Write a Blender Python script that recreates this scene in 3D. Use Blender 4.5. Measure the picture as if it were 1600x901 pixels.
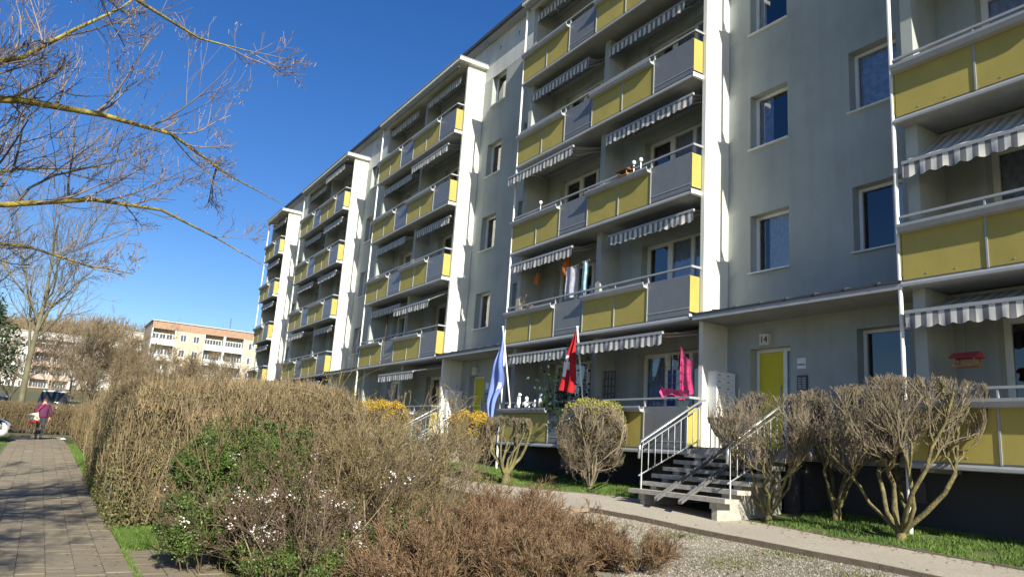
import bpy, math
import numpy as np
from mathutils import Vector, Matrix
for o in list(bpy.data.objects):
    bpy.data.objects.remove(o)
sc = bpy.context.scene
COL = sc.collection
RAD = math.radians

# ------------------------------------------------------------------ camera
YAW, PITCH, ROLL, FPX = RAD(31.111), RAD(12.125), RAD(3.909), 1175.3
_f = np.array([math.sin(YAW)*math.cos(PITCH), math.cos(YAW)*math.cos(PITCH), math.sin(PITCH)])
_r = np.array([math.cos(YAW), -math.sin(YAW), 0.0])
_u = np.cross(_r, _f)
_r2 = math.cos(ROLL)*_r + math.sin(ROLL)*_u
_u2 = -math.sin(ROLL)*_r + math.cos(ROLL)*_u
cam = bpy.data.cameras.new('camera')
cam.sensor_width = 36.0
cam.lens = 36.0*FPX/1600.0
cam.clip_end = 3000
camo = bpy.data.objects.new('camera', cam)
COL.objects.link(camo)
camo.matrix_world = Matrix(((_r2[0], _u2[0], -_f[0], 0), (_r2[1], _u2[1], -_f[1], 0),
                            (_r2[2], _u2[2], -_f[2], 1.6), (0, 0, 0, 1)))
sc.camera = camo

# ------------------------------------------------------------------ sky, sun, exposure
SUN_AZ, SUN_EL = 10.0, 26.5          # light travels towards +Y, a little towards the facade
world = bpy.data.worlds.new('World')
sc.world = world
world.use_nodes = True
wn = world.node_tree
sky = wn.nodes.new('ShaderNodeTexSky')
sky.sky_type = 'NISHITA'
sky.sun_disc = False
sky.sun_elevation = RAD(SUN_EL)
sky.sun_rotation = RAD(180+SUN_AZ)
sky.altitude = 300
sky.air_density = 1.0
sky.dust_density = 0.5
sky.ozone_density = 3.0
bg = wn.nodes['Background']
bg.inputs['Strength'].default_value = 0.075
hsv = wn.nodes.new('ShaderNodeHueSaturation')
hsv.inputs['Saturation'].default_value = 1.30
hsv.inputs['Hue'].default_value = 0.513
wn.links.new(sky.outputs[0], hsv.inputs['Color'])
wn.links.new(hsv.outputs[0], bg.inputs[0])
sun = bpy.data.lights.new('sun', 'SUN')
sun.energy = 5.0
sun.angle = RAD(0.53)
sun.color = (1.0, 0.95, 0.80)
suno = bpy.data.objects.new('sun', sun)
COL.objects.link(suno)
_sd = Vector((math.sin(RAD(SUN_AZ))*math.cos(RAD(SUN_EL)), math.cos(RAD(SUN_AZ))*math.cos(RAD(SUN_EL)), -math.sin(RAD(SUN_EL))))
suno.rotation_euler = _sd.to_track_quat('-Z', 'Y').to_euler()
suno.location = (-20, -60, 60)
sc.view_settings.view_transform = 'Standard'
sc.view_settings.look = 'None'
sc.view_settings.exposure = 0.9
sc.view_settings.gamma = 1.0
sc.view_settings.use_curve_mapping = False
sc.cycles.use_denoising = True
sc.cycles.max_bounces = 6
sc.cycles.transparent_max_bounces = 10

# ------------------------------------------------------------------ terrain height
CP = np.array([(0,0,0),(-3,0,0),(-4,10,.2),(.2,8.2,.175),(0,16,.33),(-.6,23,.48),(.15,36.5,.765),(-4,25,.52),(-5,40,.84),(1,12.4,.27),(1.2,38,.8),(2.5,8,.24),
(8.15,10.4,.69),(8.15,9.2,.68),(8.15,6.9,.62),(8.15,5.07,.59),(8.3,14.8,.80),(9.5,14.3,.79),(9.5,16.6,.84),(9.8,11.1,.78),(10.4,12.06,.82),(10.4,9.05,.69),(10.4,7.46,.63),(10.4,5.91,.61),(10.4,4.86,.58),
(11.3,6.8,.77),(11.3,8.2,.82),(11.3,5.4,.74),(12.42,7.1,.83),(12.42,5.74,.82),(12.42,8.5,.92),(12.4,19.6,1.15),(12.5,14.5,1.03),(11.4,14.2,.96),
(6.3,6.4,.47),(5.7,7.5,.46),(7.15,9.85,.6),(12.4,33,1.45),(12.4,50,1.75),(5,20,.72),(5,33,.95),(5,0,.25),(8.15,0,.45),(10.4,0,.45),(12.4,0,.6),(0,50,1.1),(-10,0,0),(-10,50,1.05),(6,50,1.4),(16,0,.6),(16,25,1.2),(16,50,1.75)], float)
_n = len(CP)
def _U(r2):
    return np.where(r2 > 0, r2*np.log(r2+1e-12), 0)
_A = np.zeros((_n+3, _n+3))
_A[:_n, :_n] = _U(((CP[:, None, :2]-CP[None, :, :2])**2).sum(-1)) + np.eye(_n)*.6
_A[:_n, _n] = 1
_A[:_n, _n+1:] = CP[:, :2]
_A[_n:, :_n] = _A[:_n, _n:].T
_W = np.linalg.solve(_A, np.append(CP[:, 2], [0, 0, 0]))
def H(x, y):
    x = np.asarray(x, float)
    y = np.asarray(y, float)
    xc = np.clip(x, -10, 16)
    yc = np.clip(y, 0, 50)
    r2 = (xc[..., None]-CP[:, 0])**2+(yc[..., None]-CP[:, 1])**2
    z = _U(r2)@_W[:_n]+_W[_n]+_W[_n+1]*xc+_W[_n+2]*yc
    e = np.maximum(y-50, 0)
    return z+np.minimum(e, 140)*.045+np.clip(e-140, 0, 160)*.172
def Hf(x, y):
    return float(H(np.array(x), np.array(y)))

# ------------------------------------------------------------------ materials
MATS = {}
def M(name, col, rough=.8, var=.12, scale=6., bump=0., bscale=60., metal=0., spec=.4, island=0., objvar=0., detail=5., col2=None, big=0.):
    if name in MATS:
        return MATS[name]
    m = bpy.data.materials.new(name)
    m.use_nodes = True
    nt = m.node_tree
    N = nt.nodes
    b = N['Principled BSDF']
    b.inputs['Roughness'].default_value = rough
    b.inputs['Metallic'].default_value = metal
    b.inputs['Specular IOR Level'].default_value = spec
    geo = N.new('ShaderNodeNewGeometry')
    nz = N.new('ShaderNodeTexNoise')
    nz.inputs['Scale'].default_value = scale
    nz.inputs['Detail'].default_value = detail
    nz.inputs['Roughness'].default_value = .65
    nt.links.new(geo.outputs['Position'], nz.inputs['Vector'])
    rp = N.new('ShaderNodeValToRGB')
    rp.color_ramp.elements[0].position = .3
    rp.color_ramp.elements[1].position = .7
    c = np.array(col)
    c2 = np.array(col2) if col2 is not None else np.clip(c*(1+var), 0, .95)
    rp.color_ramp.elements[0].color = (*np.clip(c*(1-var), 0, 1), 1)
    rp.color_ramp.elements[1].color = (*c2, 1)
    nt.links.new(nz.outputs['Fac'], rp.inputs['Fac'])
    out = rp.outputs['Color']
    if island or objvar or big:
        hs = N.new('ShaderNodeHueSaturation')
        nt.links.new(out, hs.inputs['Color'])
        mr = N.new('ShaderNodeMapRange')
        v = island or objvar or big
        mr.inputs['To Min'].default_value = 1-v
        mr.inputs['To Max'].default_value = 1+v
        if island:
            src = geo.outputs['Random Per Island']
        elif objvar:
            oi = N.new('ShaderNodeObjectInfo')
            src = oi.outputs['Random']
        else:
            nb = N.new('ShaderNodeTexNoise')
            nb.inputs['Scale'].default_value = .7
            nb.inputs['Detail'].default_value = 3
            nt.links.new(geo.outputs['Position'], nb.inputs['Vector'])
            mr.inputs['From Min'].default_value = .3
            mr.inputs['From Max'].default_value = .7
            src = nb.outputs['Fac']
        nt.links.new(src, mr.inputs['Value'])
        nt.links.new(mr.outputs['Result'], hs.inputs['Value'])
        out = hs.outputs['Color']
    nt.links.new(out, b.inputs['Base Color'])
    if bump:
        n2 = N.new('ShaderNodeTexNoise')
        n2.inputs['Scale'].default_value = bscale
        n2.inputs['Detail'].default_value = 4
        nt.links.new(geo.outputs['Position'], n2.inputs['Vector'])
        bp = N.new('ShaderNodeBump')
        bp.inputs['Strength'].default_value = bump
        bp.inputs['Distance'].default_value = .02
        nt.links.new(n2.outputs['Fac'], bp.inputs['Height'])
        nt.links.new(bp.outputs['Normal'], b.inputs['Normal'])
    MATS[name] = m
    return m
def render_wall(name, col, streak=.12):
    """plaster with faint vertical dirt streaks and blotches"""
    m = M(name, col, rough=.9, var=.05, scale=2.2, bump=.35, bscale=90, big=.10)
    nt = m.node_tree
    N = nt.nodes
    b = N['Principled BSDF']
    src = b.inputs['Base Color'].links[0].from_socket
    geo = N.new('ShaderNodeNewGeometry')
    mp = N.new('ShaderNodeMapping')
    mp.inputs['Scale'].default_value = (3.5, 3.5, .22)
    nt.links.new(geo.outputs['Position'], mp.inputs['Vector'])
    nz = N.new('ShaderNodeTexNoise')
    nz.inputs['Scale'].default_value = 1.0
    nz.inputs['Detail'].default_value = 6
    nt.links.new(mp.outputs['Vector'], nz.inputs['Vector'])
    mr = N.new('ShaderNodeMapRange')
    mr.inputs['From Min'].default_value = .5
    mr.inputs['From Max'].default_value = .75
    mr.inputs['To Min'].default_value = 0
    mr.inputs['To Max'].default_value = streak
    nt.links.new(nz.outputs['Fac'], mr.inputs['Value'])
    mx = N.new('ShaderNodeMixRGB')
    mx.inputs['Color2'].default_value = (*(np.array(col)*.35), 1)
    nt.links.new(mr.outputs['Result'], mx.inputs['Fac'])
    nt.links.new(src, mx.inputs['Color1'])
    nt.links.new(mx.outputs['Color'], b.inputs['Base Color'])
    return m
def glass(name, tint=(.75, .8, .82), boost=1.6):
    m = bpy.data.materials.new(name)
    m.use_nodes = True
    nt = m.node_tree
    N = nt.nodes
    for n in list(N):
        if n.type != 'OUTPUT_MATERIAL':
            N.remove(n)
    out = [n for n in N if n.type == 'OUTPUT_MATERIAL'][0]
    tr = N.new('ShaderNodeBsdfTransparent')
    tr.inputs['Color'].default_value = (*tint, 1)
    gl = N.new('ShaderNodeBsdfGlossy')
    gl.inputs['Roughness'].default_value = .015
    fr = N.new('ShaderNodeFresnel')
    fr.inputs['IOR'].default_value = 1.5
    ml = N.new('ShaderNodeMath')
    ml.operation = 'MULTIPLY'
    ml.use_clamp = True
    ml.inputs[1].default_value = boost
    nt.links.new(fr.outputs[0], ml.inputs[0])
    mx = N.new('ShaderNodeMixShader')
    nt.links.new(ml.outputs[0], mx.inputs[0])
    nt.links.new(tr.outputs[0], mx.inputs[1])
    nt.links.new(gl.outputs[0], mx.inputs[2])
    nt.links.new(mx.outputs[0], out.inputs['Surface'])
    MATS[name] = m
    return m
def striped(name, c1, c2, period=.26, duty=.5):
    m = M(name, c1, rough=.9, var=.06, scale=9)
    nt = m.node_tree
    N = nt.nodes
    b = N['Principled BSDF']
    src = b.inputs['Base Color'].links[0].from_socket
    tc = N.new('ShaderNodeTexCoord')
    sp = N.new('ShaderNodeSeparateXYZ')
    nt.links.new(tc.outputs['Object'], sp.inputs[0])
    a = N.new('ShaderNodeMath')
    a.operation = 'DIVIDE'
    a.inputs[1].default_value = period
    nt.links.new(sp.outputs['Y'], a.inputs[0])
    fc = N.new('ShaderNodeMath')
    fc.operation = 'FRACT'
    nt.links.new(a.outputs[0], fc.inputs[0])
    gt = N.new('ShaderNodeMath')
    gt.operation = 'GREATER_THAN'
    gt.inputs[1].default_value = duty
    nt.links.new(fc.outputs[0], gt.inputs[0])
    mx = N.new('ShaderNodeMixRGB')
    mx.inputs['Color2'].default_value = (*c2, 1)
    nt.links.new(gt.outputs[0], mx.inputs['Fac'])
    nt.links.new(src, mx.inputs['Color1'])
    nt.links.new(mx.outputs['Color'], b.inputs['Base Color'])
    return m

wallm = render_wall('plaster_pale_green', (.345, .372, .36), .2)
finm = render_wall('plaster_white', (.68, .68, .62), .12)
slabm = M('balcony_concrete', (.28, .285, .275), rough=.85, var=.12, scale=3, bump=.2)
yel = M('panel_yellow', (.38, .315, .085), rough=.6, var=.09, scale=1.6, objvar=.05, spec=.3)
grym = M('panel_grey', (.155, .162, .172), rough=.35, var=.08, scale=4, objvar=.06, spec=.5)
metal = M('painted_metal', (.30, .31, .33), rough=.4, var=.08, scale=8, spec=.5)
whitem = M('white_paint', (.66, .66, .65), rough=.5, var=.05, scale=6)
plantm = M('planter_metal', (.36, .37, .39), rough=.45, var=.1, scale=5, objvar=.08)
pvc = M('window_frame_white', (.78, .78, .76), rough=.4, var=.03)
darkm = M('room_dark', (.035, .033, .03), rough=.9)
roofm = M('roof_bitumen', (.05, .052, .058), rough=.7, var=.2, scale=3)
plinthm = render_wall('plinth_plaster', (.055, .06, .07), .2)
concm = M('concrete', (.36, .34, .30), rough=.9, var=.22, scale=7, bump=.4, bscale=50)
doory = M('door_yellow', (.58, .50, .02), rough=.45, var=.04)
steel = M('galvanised_steel', (.48, .50, .52), rough=.35, metal=.7, var=.12, scale=10)
dsteel = M('dark_steel', (.10, .10, .11), rough=.5, metal=.4)
glassm = glass('window_glass', tint=(.9, .92, .94), boost=3.6)
curtm = M('net_curtain', (.80, .82, .85), rough=.9, var=.25, scale=14)
curtd = M('blue_curtain', (.42, .48, .64), rough=.9, var=.35, scale=10)
awnm = striped('awning_stripe', (.60, .59, .56), (.15, .155, .17), .18)
awnt = striped('awning_top', (.50, .49, .46), (.28, .28, .285), .18)
whiteplast = M('white_plastic', (.82, .82, .82), rough=.4, var=.03)
black = M('black_print', (.015, .015, .015), rough=.6, var=0)

# ------------------------------------------------------------------ mesh helpers
MESH = {}
def mesh_np(name, V, F, mat=None, smooth=False, fmat=None):
    V = np.asarray(V, np.float32).reshape(-1, 3)
    me = bpy.data.meshes.new(name)
    me.vertices.add(len(V))
    me.vertices.foreach_set('co', V.ravel())
    if isinstance(F, np.ndarray):
        k = F.shape[1]
        nf = len(F)
        li = F.ravel().astype(np.int32)
        tot = np.full(nf, k, np.int32)
    else:
        nf = len(F)
        tot = np.array([len(f) for f in F], np.int32)
        li = np.array([i for f in F for i in f], np.int32)
    me.loops.add(len(li))
    me.loops.foreach_set('vertex_index', li)
    me.polygons.add(nf)
    me.polygons.foreach_set('loop_start', np.concatenate([[0], np.cumsum(tot)[:-1]]).astype(np.int32))
    me.polygons.foreach_set('loop_total', tot)
    me.polygons.foreach_set('use_smooth', np.full(nf, bool(smooth)))
    if mat is not None:
        for q in (mat if isinstance(mat, (list, tuple)) else [mat]):
            me.materials.append(q)
    if fmat is not None:
        me.polygons.foreach_set('material_index', np.asarray(fmat, np.int32))
    me.update(calc_edges=True)
    return me
class B:
    """collects boxes, prisms and tubes into one mesh"""
    def __init__(s):
        s.V = []
        s.F = []
    def add(s, V, F):
        o = len(s.V)
        s.V += [tuple(v) for v in V]
        s.F += [tuple(i+o for i in f) for f in F]
        return s
    def box(s, x0, x1, y0, y1, z0, z1):
        return s.add([(x, y, z) for z in (z0, z1) for y in (y0, y1) for x in (x0, x1)],
                     [(0, 2, 3, 1), (4, 5, 7, 6), (0, 1, 5, 4), (2, 6, 7, 3), (0, 4, 6, 2), (1, 3, 7, 5)])
    def quad(s, a, b, c, d):
        return s.add([a, b, c, d], [(0, 1, 2, 3)])
    def prism_y(s, prof, y0, y1):
        """profile of (x, z) extruded along y"""
        n = len(prof)
        V = [(x, y0, z) for x, z in prof]+[(x, y1, z) for x, z in prof]
        F = [tuple(range(n)), tuple(range(2*n-1, n-1, -1))]
        F += [(i, n+i, n+(i+1) % n, (i+1) % n) for i in range(n)]
        return s.add(V, F)
    def tube(s, pts, r, n=8):
        pts = [np.array(p, float) for p in pts]
        rs = r if isinstance(r, (list, tuple)) else [r]*len(pts)
        V = []
        for i, p in enumerate(pts):
            t = pts[min(i+1, len(pts)-1)]-pts[max(i-1, 0)]
            t /= np.linalg.norm(t)
            a = np.cross(t, (0, 0, 1) if abs(t[2]) < .9 else (1, 0, 0))
            a /= np.linalg.norm(a)
            b = np.cross(t, a)
            for j in range(n):
                q = 2*math.pi*j/n
                V.append(p+rs[i]*(math.cos(q)*a+math.sin(q)*b))
        F = [(i*n+j, i*n+(j+1) % n, (i+1)*n+(j+1) % n, (i+1)*n+j) for i in range(len(pts)-1) for j in range(n)]
        F += [tuple(range(n-1, -1, -1)), tuple((len(pts)-1)*n+j for j in range(n))]
        return s.add(V, F)
    def lathe(s, prof, n=16, c=(0, 0, 0)):
        V = [(c[0]+r*math.cos(2*math.pi*j/n), c[1]+r*math.sin(2*math.pi*j/n), c[2]+z) for r, z in prof for j in range(n)]
        F = [(i*n+j, i*n+(j+1) % n, (i+1)*n+(j+1) % n, (i+1)*n+j) for i in range(len(prof)-1) for j in range(n)]
        F += [tuple(range(n-1, -1, -1)), tuple((len(prof)-1)*n+j for j in range(n))]
        return s.add(V, F)
    def mesh(s, name, mat, smooth=False):
        return mesh_np(name, np.array(s.V), s.F, mat, smooth)
def obj(name, me, parent=None, loc=(0, 0, 0), rz=0.):
    o = bpy.data.objects.new(name, me)
    COL.objects.link(o)
    if parent is not None:
        o.parent = parent
    o.location = loc
    if rz:
        o.rotation_euler = (0, 0, rz)
    return o
def tag(o, label=None, cat=None, group=None, kind=None):
    if label:
        o['label'] = label
    if cat:
        o['category'] = cat
    if group:
        o['group'] = group
    if kind:
        o['kind'] = kind
    return o
def thing(name, label, cat, loc=(0, 0, 0), group=None, rz=0.):
    o = bpy.data.objects.new(name, None)
    COL.objects.link(o)
    o.location = loc
    o.rotation_euler = (0, 0, rz)
    o.empty_display_size = .2
    return tag(o, label, cat, group)
def shared(key, fn):
    if key not in MESH:
        MESH[key] = fn()
    return MESH[key]
def text_mesh(txt, size, mat, depth=.002):
    cu = bpy.data.curves.new('text', 'FONT')
    cu.body = txt
    cu.size = size
    cu.extrude = depth
    cu.align_x = 'CENTER'
    cu.align_y = 'CENTER'
    to = bpy.data.objects.new('text', cu)
    COL.objects.link(to)
    me = bpy.data.meshes.new_from_object(to.evaluated_get(bpy.context.evaluated_depsgraph_get()))
    bpy.data.objects.remove(to)
    me.materials.clear()
    me.materials.append(mat)
    return me
def skin_mesh(name, verts, edges, radii, mats, sub=2, pick=None):
    me = bpy.data.meshes.new(name)
    me.from_pydata(verts, edges, [])
    o = bpy.data.objects.new(name, me)
    COL.objects.link(o)
    md = o.modifiers.new('skin', 'SKIN')
    md.use_smooth_shade = True
    for i, r in enumerate(radii):
        sv = me.skin_vertices[0].data[i]
        sv.radius = (r, r) if not isinstance(r, tuple) else r
        sv.use_root = (i == 0)
    sb = o.modifiers.new('sub', 'SUBSURF')
    sb.levels = sub
    sb.render_levels = sub
    out = bpy.data.meshes.new_from_object(o.evaluated_get(bpy.context.evaluated_depsgraph_get()))
    bpy.data.objects.remove(o)
    out.materials.clear()
    for q in mats:
        out.materials.append(q)
    for p in out.polygons:
        p.use_smooth = True
        if pick:
            p.material_index = pick(p.center)
    out.name = name
    return out
# ------------------------------------------------------------------ ground sheets
rng = np.random.default_rng(7)
def grid_mesh(name, xs, ys, zf, mat):
    X, Y = np.meshgrid(xs, ys)
    Z = zf(X, Y)
    nx, ny = len(xs), len(ys)
    i = np.arange(ny-1)[:, None]*nx+np.arange(nx-1)[None, :]
    F = np.stack([i, i+1, i+nx+1, i+nx], -1).reshape(-1, 4)
    return mesh_np(name, np.stack([X, Y, Z], -1), F, mat, True)
def strip_mesh(name, edge_a, edge_b, mat, dz, nx=10, ny=60):
    """sheet between two polylines (lists of (x, y)), laid dz above the terrain"""
    def samp(e):
        e = np.array(e, float)
        s = np.concatenate([[0], np.cumsum(np.linalg.norm(np.diff(e, axis=0), axis=1))])
        t = np.linspace(0, s[-1], ny)
        return np.stack([np.interp(t, s, e[:, 0]), np.interp(t, s, e[:, 1])], -1)
    a, b = samp(edge_a), samp(edge_b)
    w = np.linspace(0, 1, nx)[None, :, None]
    P = a[:, None]*(1-w)+b[:, None]*w
    Z = H(P[..., 0], P[..., 1])+dz
    i = np.arange(ny-1)[:, None]*nx+np.arange(nx-1)[None, :]
    F = np.stack([i, i+1, i+nx+1, i+nx], -1).reshape(-1, 4)
    return mesh_np(name, np.concatenate([P, Z[..., None]], -1), F, mat, True)
soil = M('soil', (.10, .085, .05), rough=1, var=.35, scale=5, bump=.8, bscale=25, col2=(.13, .14, .05))
turf = M('turf', (.06, .10, .022), rough=1, var=.3, scale=7, bump=.8, bscale=60, col2=(.13, .16, .045))
gravm = M('gravel', (.285, .25, .195), rough=1, var=.3, scale=45, bump=1.0, bscale=85, big=.28)
pathm = M('bound_gravel', (.42, .375, .305), rough=1, var=.14, scale=22, bump=.5, bscale=130, big=.08)
pavem = M('paver', (.215, .18, .128), rough=.9, var=.13, scale=16, bump=.3, bscale=90, objvar=.08)
pavei = M('paver_far', (.215, .18, .128), rough=.9, var=.16, scale=16, island=.08)
sandm = M('joint_sand', (.17, .15, .11), rough=1, var=.3, scale=12, col2=(.22, .21, .14))
xs = np.concatenate([[-600, -300, -150, -80, -50, -30, -20, -14], np.arange(-10, 16.6, .5), [18, 22, 30, 45, 70, 110, 170, 300, 600]])
ys = np.concatenate([[-80, -40, -20, -10, -5], np.arange(0, 50.5, .5), np.arange(54, 190, 8), [200, 220, 250, 280, 310, 350, 420, 550, 900]])
tag(obj('ground', grid_mesh('ground', xs, ys, lambda x, y: H(x, y)-.03, soil)), kind='structure')
# turf beside the building, along the brick walk and in the distance
def patch(name, x0, x1, y0, y1, mat, dz, st=.4):
    o = obj(name, grid_mesh(name, np.arange(x0, x1+1e-6, st), np.arange(y0, y1+1e-6, st), lambda x, y: H(x, y)+dz, mat))
    return tag(o, kind='structure')
tag(obj('lawn', strip_mesh('lawn', [(10.40, -4), (10.40, 11.6), (10.37, 12.03), (9.7, 14), (8.95, 15.9), (8.9, 22), (8.9, 52)],
        [(12.5, -4), (12.5, 11.6), (12.5, 12.03), (12.5, 14), (12.5, 15.9), (12.5, 22), (12.5, 52)], turf, .0, 8, 150)), kind='structure')
tag(obj('verge', strip_mesh('verge', [(1.0, 9.7), (1.02, 40)], [(1.9, 9.7), (1.5, 40)], M('verge_earth', (.07, .06, .035), rough=1, var=.4, scale=4, bump=.8, bscale=40, col2=(.075, .10, .03)), .0, 4, 80)), kind='structure')
tag(obj('verge', strip_mesh('verge', [(-6, 12), (-6, 40)], [(-.72, 12), (-.72, 40)], turf, .0, 14, 80)), kind='structure')
tag(obj('footpath', strip_mesh('footpath', [(8.15, -1), (8.15, 4.39), (8.15, 6.78), (8.15, 10.42), (7.75, 10.38), (7.45, 10.8), (7.3, 12.2), (7.35, 14.8), (7.2, 22), (7.2, 50)],
        [(10.42, -1), (10.42, 4.8), (10.42, 6.5), (10.42, 9.5), (10.42, 10.2), (10.45, 10.8), (10.37, 12.03), (8.95, 15.9), (8.9, 22), (8.9, 50)], pathm, .012, 10, 160)), kind='structure')
tag(obj('gravel_bed', strip_mesh('gravel_bed', [(3.2, -1), (3.4, 4), (5.2, 6.5), (5.9, 8), (6.6, 10), (7.0, 12)],
        [(8.11, -1), (8.11, 4.39), (8.11, 6.78), (8.11, 8.6), (8.1, 10.38), (7.5, 10.4)], gravm, .0, 16, 60)), kind='structure')
# pebbles lying on the gravel
def pebbles(name, n, sampler, r0, r1, mat, dz=0.):
    P = sampler(n)
    base = np.array([(1, 0, 0), (0, 1, 0), (-1, 0, 0), (0, -1, 0), (0, 0, .7), (0, 0, -.7)])
    F0 = np.array([(0, 1, 4), (1, 2, 4), (2, 3, 4), (3, 0, 4), (1, 0, 5), (2, 1, 5), (3, 2, 5), (0, 3, 5)])
    s = rng.uniform(r0, r1, (len(P), 1, 1))*rng.uniform(.6, 1.3, (len(P), 6, 1))
    a = rng.uniform(0, 6.28, len(P))
    R = np.zeros((len(P), 3, 3))
    R[:, 0, 0] = np.cos(a); R[:, 0, 1] = -np.sin(a); R[:, 1, 0] = np.sin(a); R[:, 1, 1] = np.cos(a); R[:, 2, 2] = 1
    V = np.einsum('nij,nkj->nki', R, base[None]*s)
    V[..., 0] += P[:, None, 0]; V[..., 1] += P[:, None, 1]
    V[..., 2] += (H(P[:, 0], P[:, 1])+dz)[:, None]
    F = F0[None]+6*np.arange(len(P))[:, None, None]
    return mesh_np(name, V, F.reshape(-1, 3), mat)
def samp_rect(x0, x1, y0, y1):
    return lambda n: np.stack([rng.uniform(x0, x1, n), rng.uniform(y0, y1, n)], -1)
pebm = M('pebble', (.33, .30, .25), rough=.9, var=.2, scale=30, island=.22)
def gsamp(n):
    y = rng.uniform(3.2, 10.2, n)
    x1 = np.interp(y, [3, 10.4], [8.08, 8.08])
    x0 = np.interp(y, [3, 6.5, 10.4], [5.0, 5.4, 6.7])
    return np.stack([x0+(x1-x0)*rng.uniform(0, 1, n), y], -1)
tag(obj('pebbles', pebbles('pebbles', 16000, gsamp, .005, .013, pebm, .003)), 'loose pale pebbles lying on the gravel bed', 'gravel', kind='stuff')
def psamp(n):
    y = rng.uniform(3.5, 20, n)
    x0 = np.interp(y, [3.5, 4.39, 6.78, 10.42, 10.8, 14.8, 20], [8.2, 8.2, 8.2, 8.2, 7.5, 7.4, 7.3])
    x1 = np.interp(y, [3.5, 10.8, 12.03, 15.9, 20], [10.4, 10.4, 10.3, 8.9, 8.85])
    return np.stack([x0+(x1-x0)*rng.uniform(0, 1, n), y], -1)
tag(obj('grit', pebbles('grit', 3500, psamp, .004, .010, pebm, .014)), 'fine grit scattered on the pale footpath', 'gravel', kind='stuff')
# edging boards: each one about a metre long, a thing of the path
edgem = M('edging_concrete', (.20, .16, .115), rough=.95, var=.25, scale=9, bump=.4, objvar=.05)
edge_root = thing('path_edging', 'row of low weathered edging boards between gravel bed and footpath', 'edging', (8.13, 6.8, Hf(8.13, 6.8)))
def edging(root, pts, h=.07, w=.05):
    pts = np.array(pts, float)
    s = np.concatenate([[0], np.cumsum(np.linalg.norm(np.diff(pts, axis=0), axis=1))])
    k = max(1, int(s[-1]/1.0))
    t = np.linspace(0, s[-1], k+1)
    q = np.stack([np.interp(t, s, pts[:, 0]), np.interp(t, s, pts[:, 1])], -1)
    for a, b in zip(q[:-1], q[1:]):
        d = b-a
        L = np.linalg.norm(d)
        me = shared('edge%.2f_%.2f' % (round(L, 2), h), lambda: B().box(-w/2, w/2, .006, round(L, 2)-.006, -.12, h).mesh('edging_board', edgem))
        o = obj('edging_board', me, root, Vector((a[0], a[1], Hf(*a)+rng.uniform(-.006, .006)))-root.location)
        o.rotation_euler = (math.atan2(Hf(*b)-Hf(*a), L), 0, math.atan2(d[1], d[0])-math.pi/2)
edging(edge_root, [(8.13, -1), (8.13, 10.42)])
edging(edge_root, [(8.10, 10.45), (7.42, 10.42)])
edging(edge_root, [(7.3, 10.8), (7.2, 12.2), (7.3, 14.8), (7.15, 24)])
lawn_root = thing('lawn_edging', 'thin edging strip where the lawn meets the footpath', 'edging', (10.45, 8, Hf(10.45, 8)))
edging(lawn_root, [(10.41, -1), (10.41, 8.6)], .03, .04)
edging(lawn_root, [(10.4, 12.0), (9.75, 13.9), (8.98, 15.9), (8.92, 24)], .03, .04)
# brick walk: sand bed with single pavers, the rest joined
pr = obj('brick_path', strip_mesh('brick_path', [(-.74, -2), (-.74, 40)], [(1.04, -2), (1.04, 40)], sandm, .004, 8, 110))
tag(pr, kind='structure')
pb = obj('path_branch', strip_mesh('path_branch', [(1.045, 5.6), (1.045, 9.72)], [(1.84, 5.6), (1.84, 9.72)], sandm, .004, 6, 20))
tag(pb, kind='structure')
PW, PL = .245, .165
pav = []
for c in range(7):
    for r in range(int(40/PL)):
        x = -.68+c*PW+.0
        y = 2.0+r*PL+(PL/2 if c % 2 else 0)
        if y < 39.5:
            pav.append((x+PW/2, y+PL/2, 0))
for c in range(3):
    for r in range(int(4.0/PL)):
        pav.append((1.06+c*PW+PW/2, 5.65+r*PL+(PL/2 if c % 2 else 0)+PL/2, 1))
pav = np.array(pav)
keep = np.random.default_rng(3)
near = np.hypot(pav[:, 0], pav[:, 1])
vis = (pav[:, 1] > 7.0) & (pav[:, 0]+.15 > -.05*pav[:, 1]) & ((pav[:, 2] == 0) | (pav[:, 0] < 2.05))
order = np.argsort(np.where(vis, near, 1e6))
single = set(order[:300].tolist())
pm = B().add([(sx*(PW/2-.003-e), sy*(PL/2-.0015-e), z) for e, z in ((0, -.03), (0, .008), (.0008, .0122)) for sx, sy in ((-1, -1), (1, -1), (1, 1), (-1, 1))],
             [(k*4+j, k*4+(j+1) % 4, (k+1)*4+(j+1) % 4, (k+1)*4+j) for k in range(2) for j in range(4)]+[(8, 9, 10, 11)]).mesh('paver', pavem)
rest_v, rest_f = [], []
pv = np.array([v.co[:] for v in pm.vertices])
pf = [tuple(p.vertices) for p in pm.polygons]
hz = H(pav[:, 0], pav[:, 1])
tilt = keep.normal(0, .008, (len(pav), 2))
for i, (x, y, b) in enumerate(pav):
    z = hz[i]+.006+keep.normal(0, .0018)
    if i in single:
        o = obj('paver', pm, pb if b else pr, (x, y, z))
        o.rotation_euler = (tilt[i, 0]+.02, tilt[i, 1], keep.normal(0, .012))
    else:
        o = len(rest_v)*12
        rest_v.append(pv+np.array([x, y, z])+np.outer(pv[:, 0]*tilt[i, 1]+pv[:, 1]*.02, (0, 0, 1)))
        rest_f += [tuple(q+o for q in f) for f in pf]
tag(obj('paving', mesh_np('paving', np.concatenate(rest_v), rest_f, pavei), pr), kind='stuff')
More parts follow.
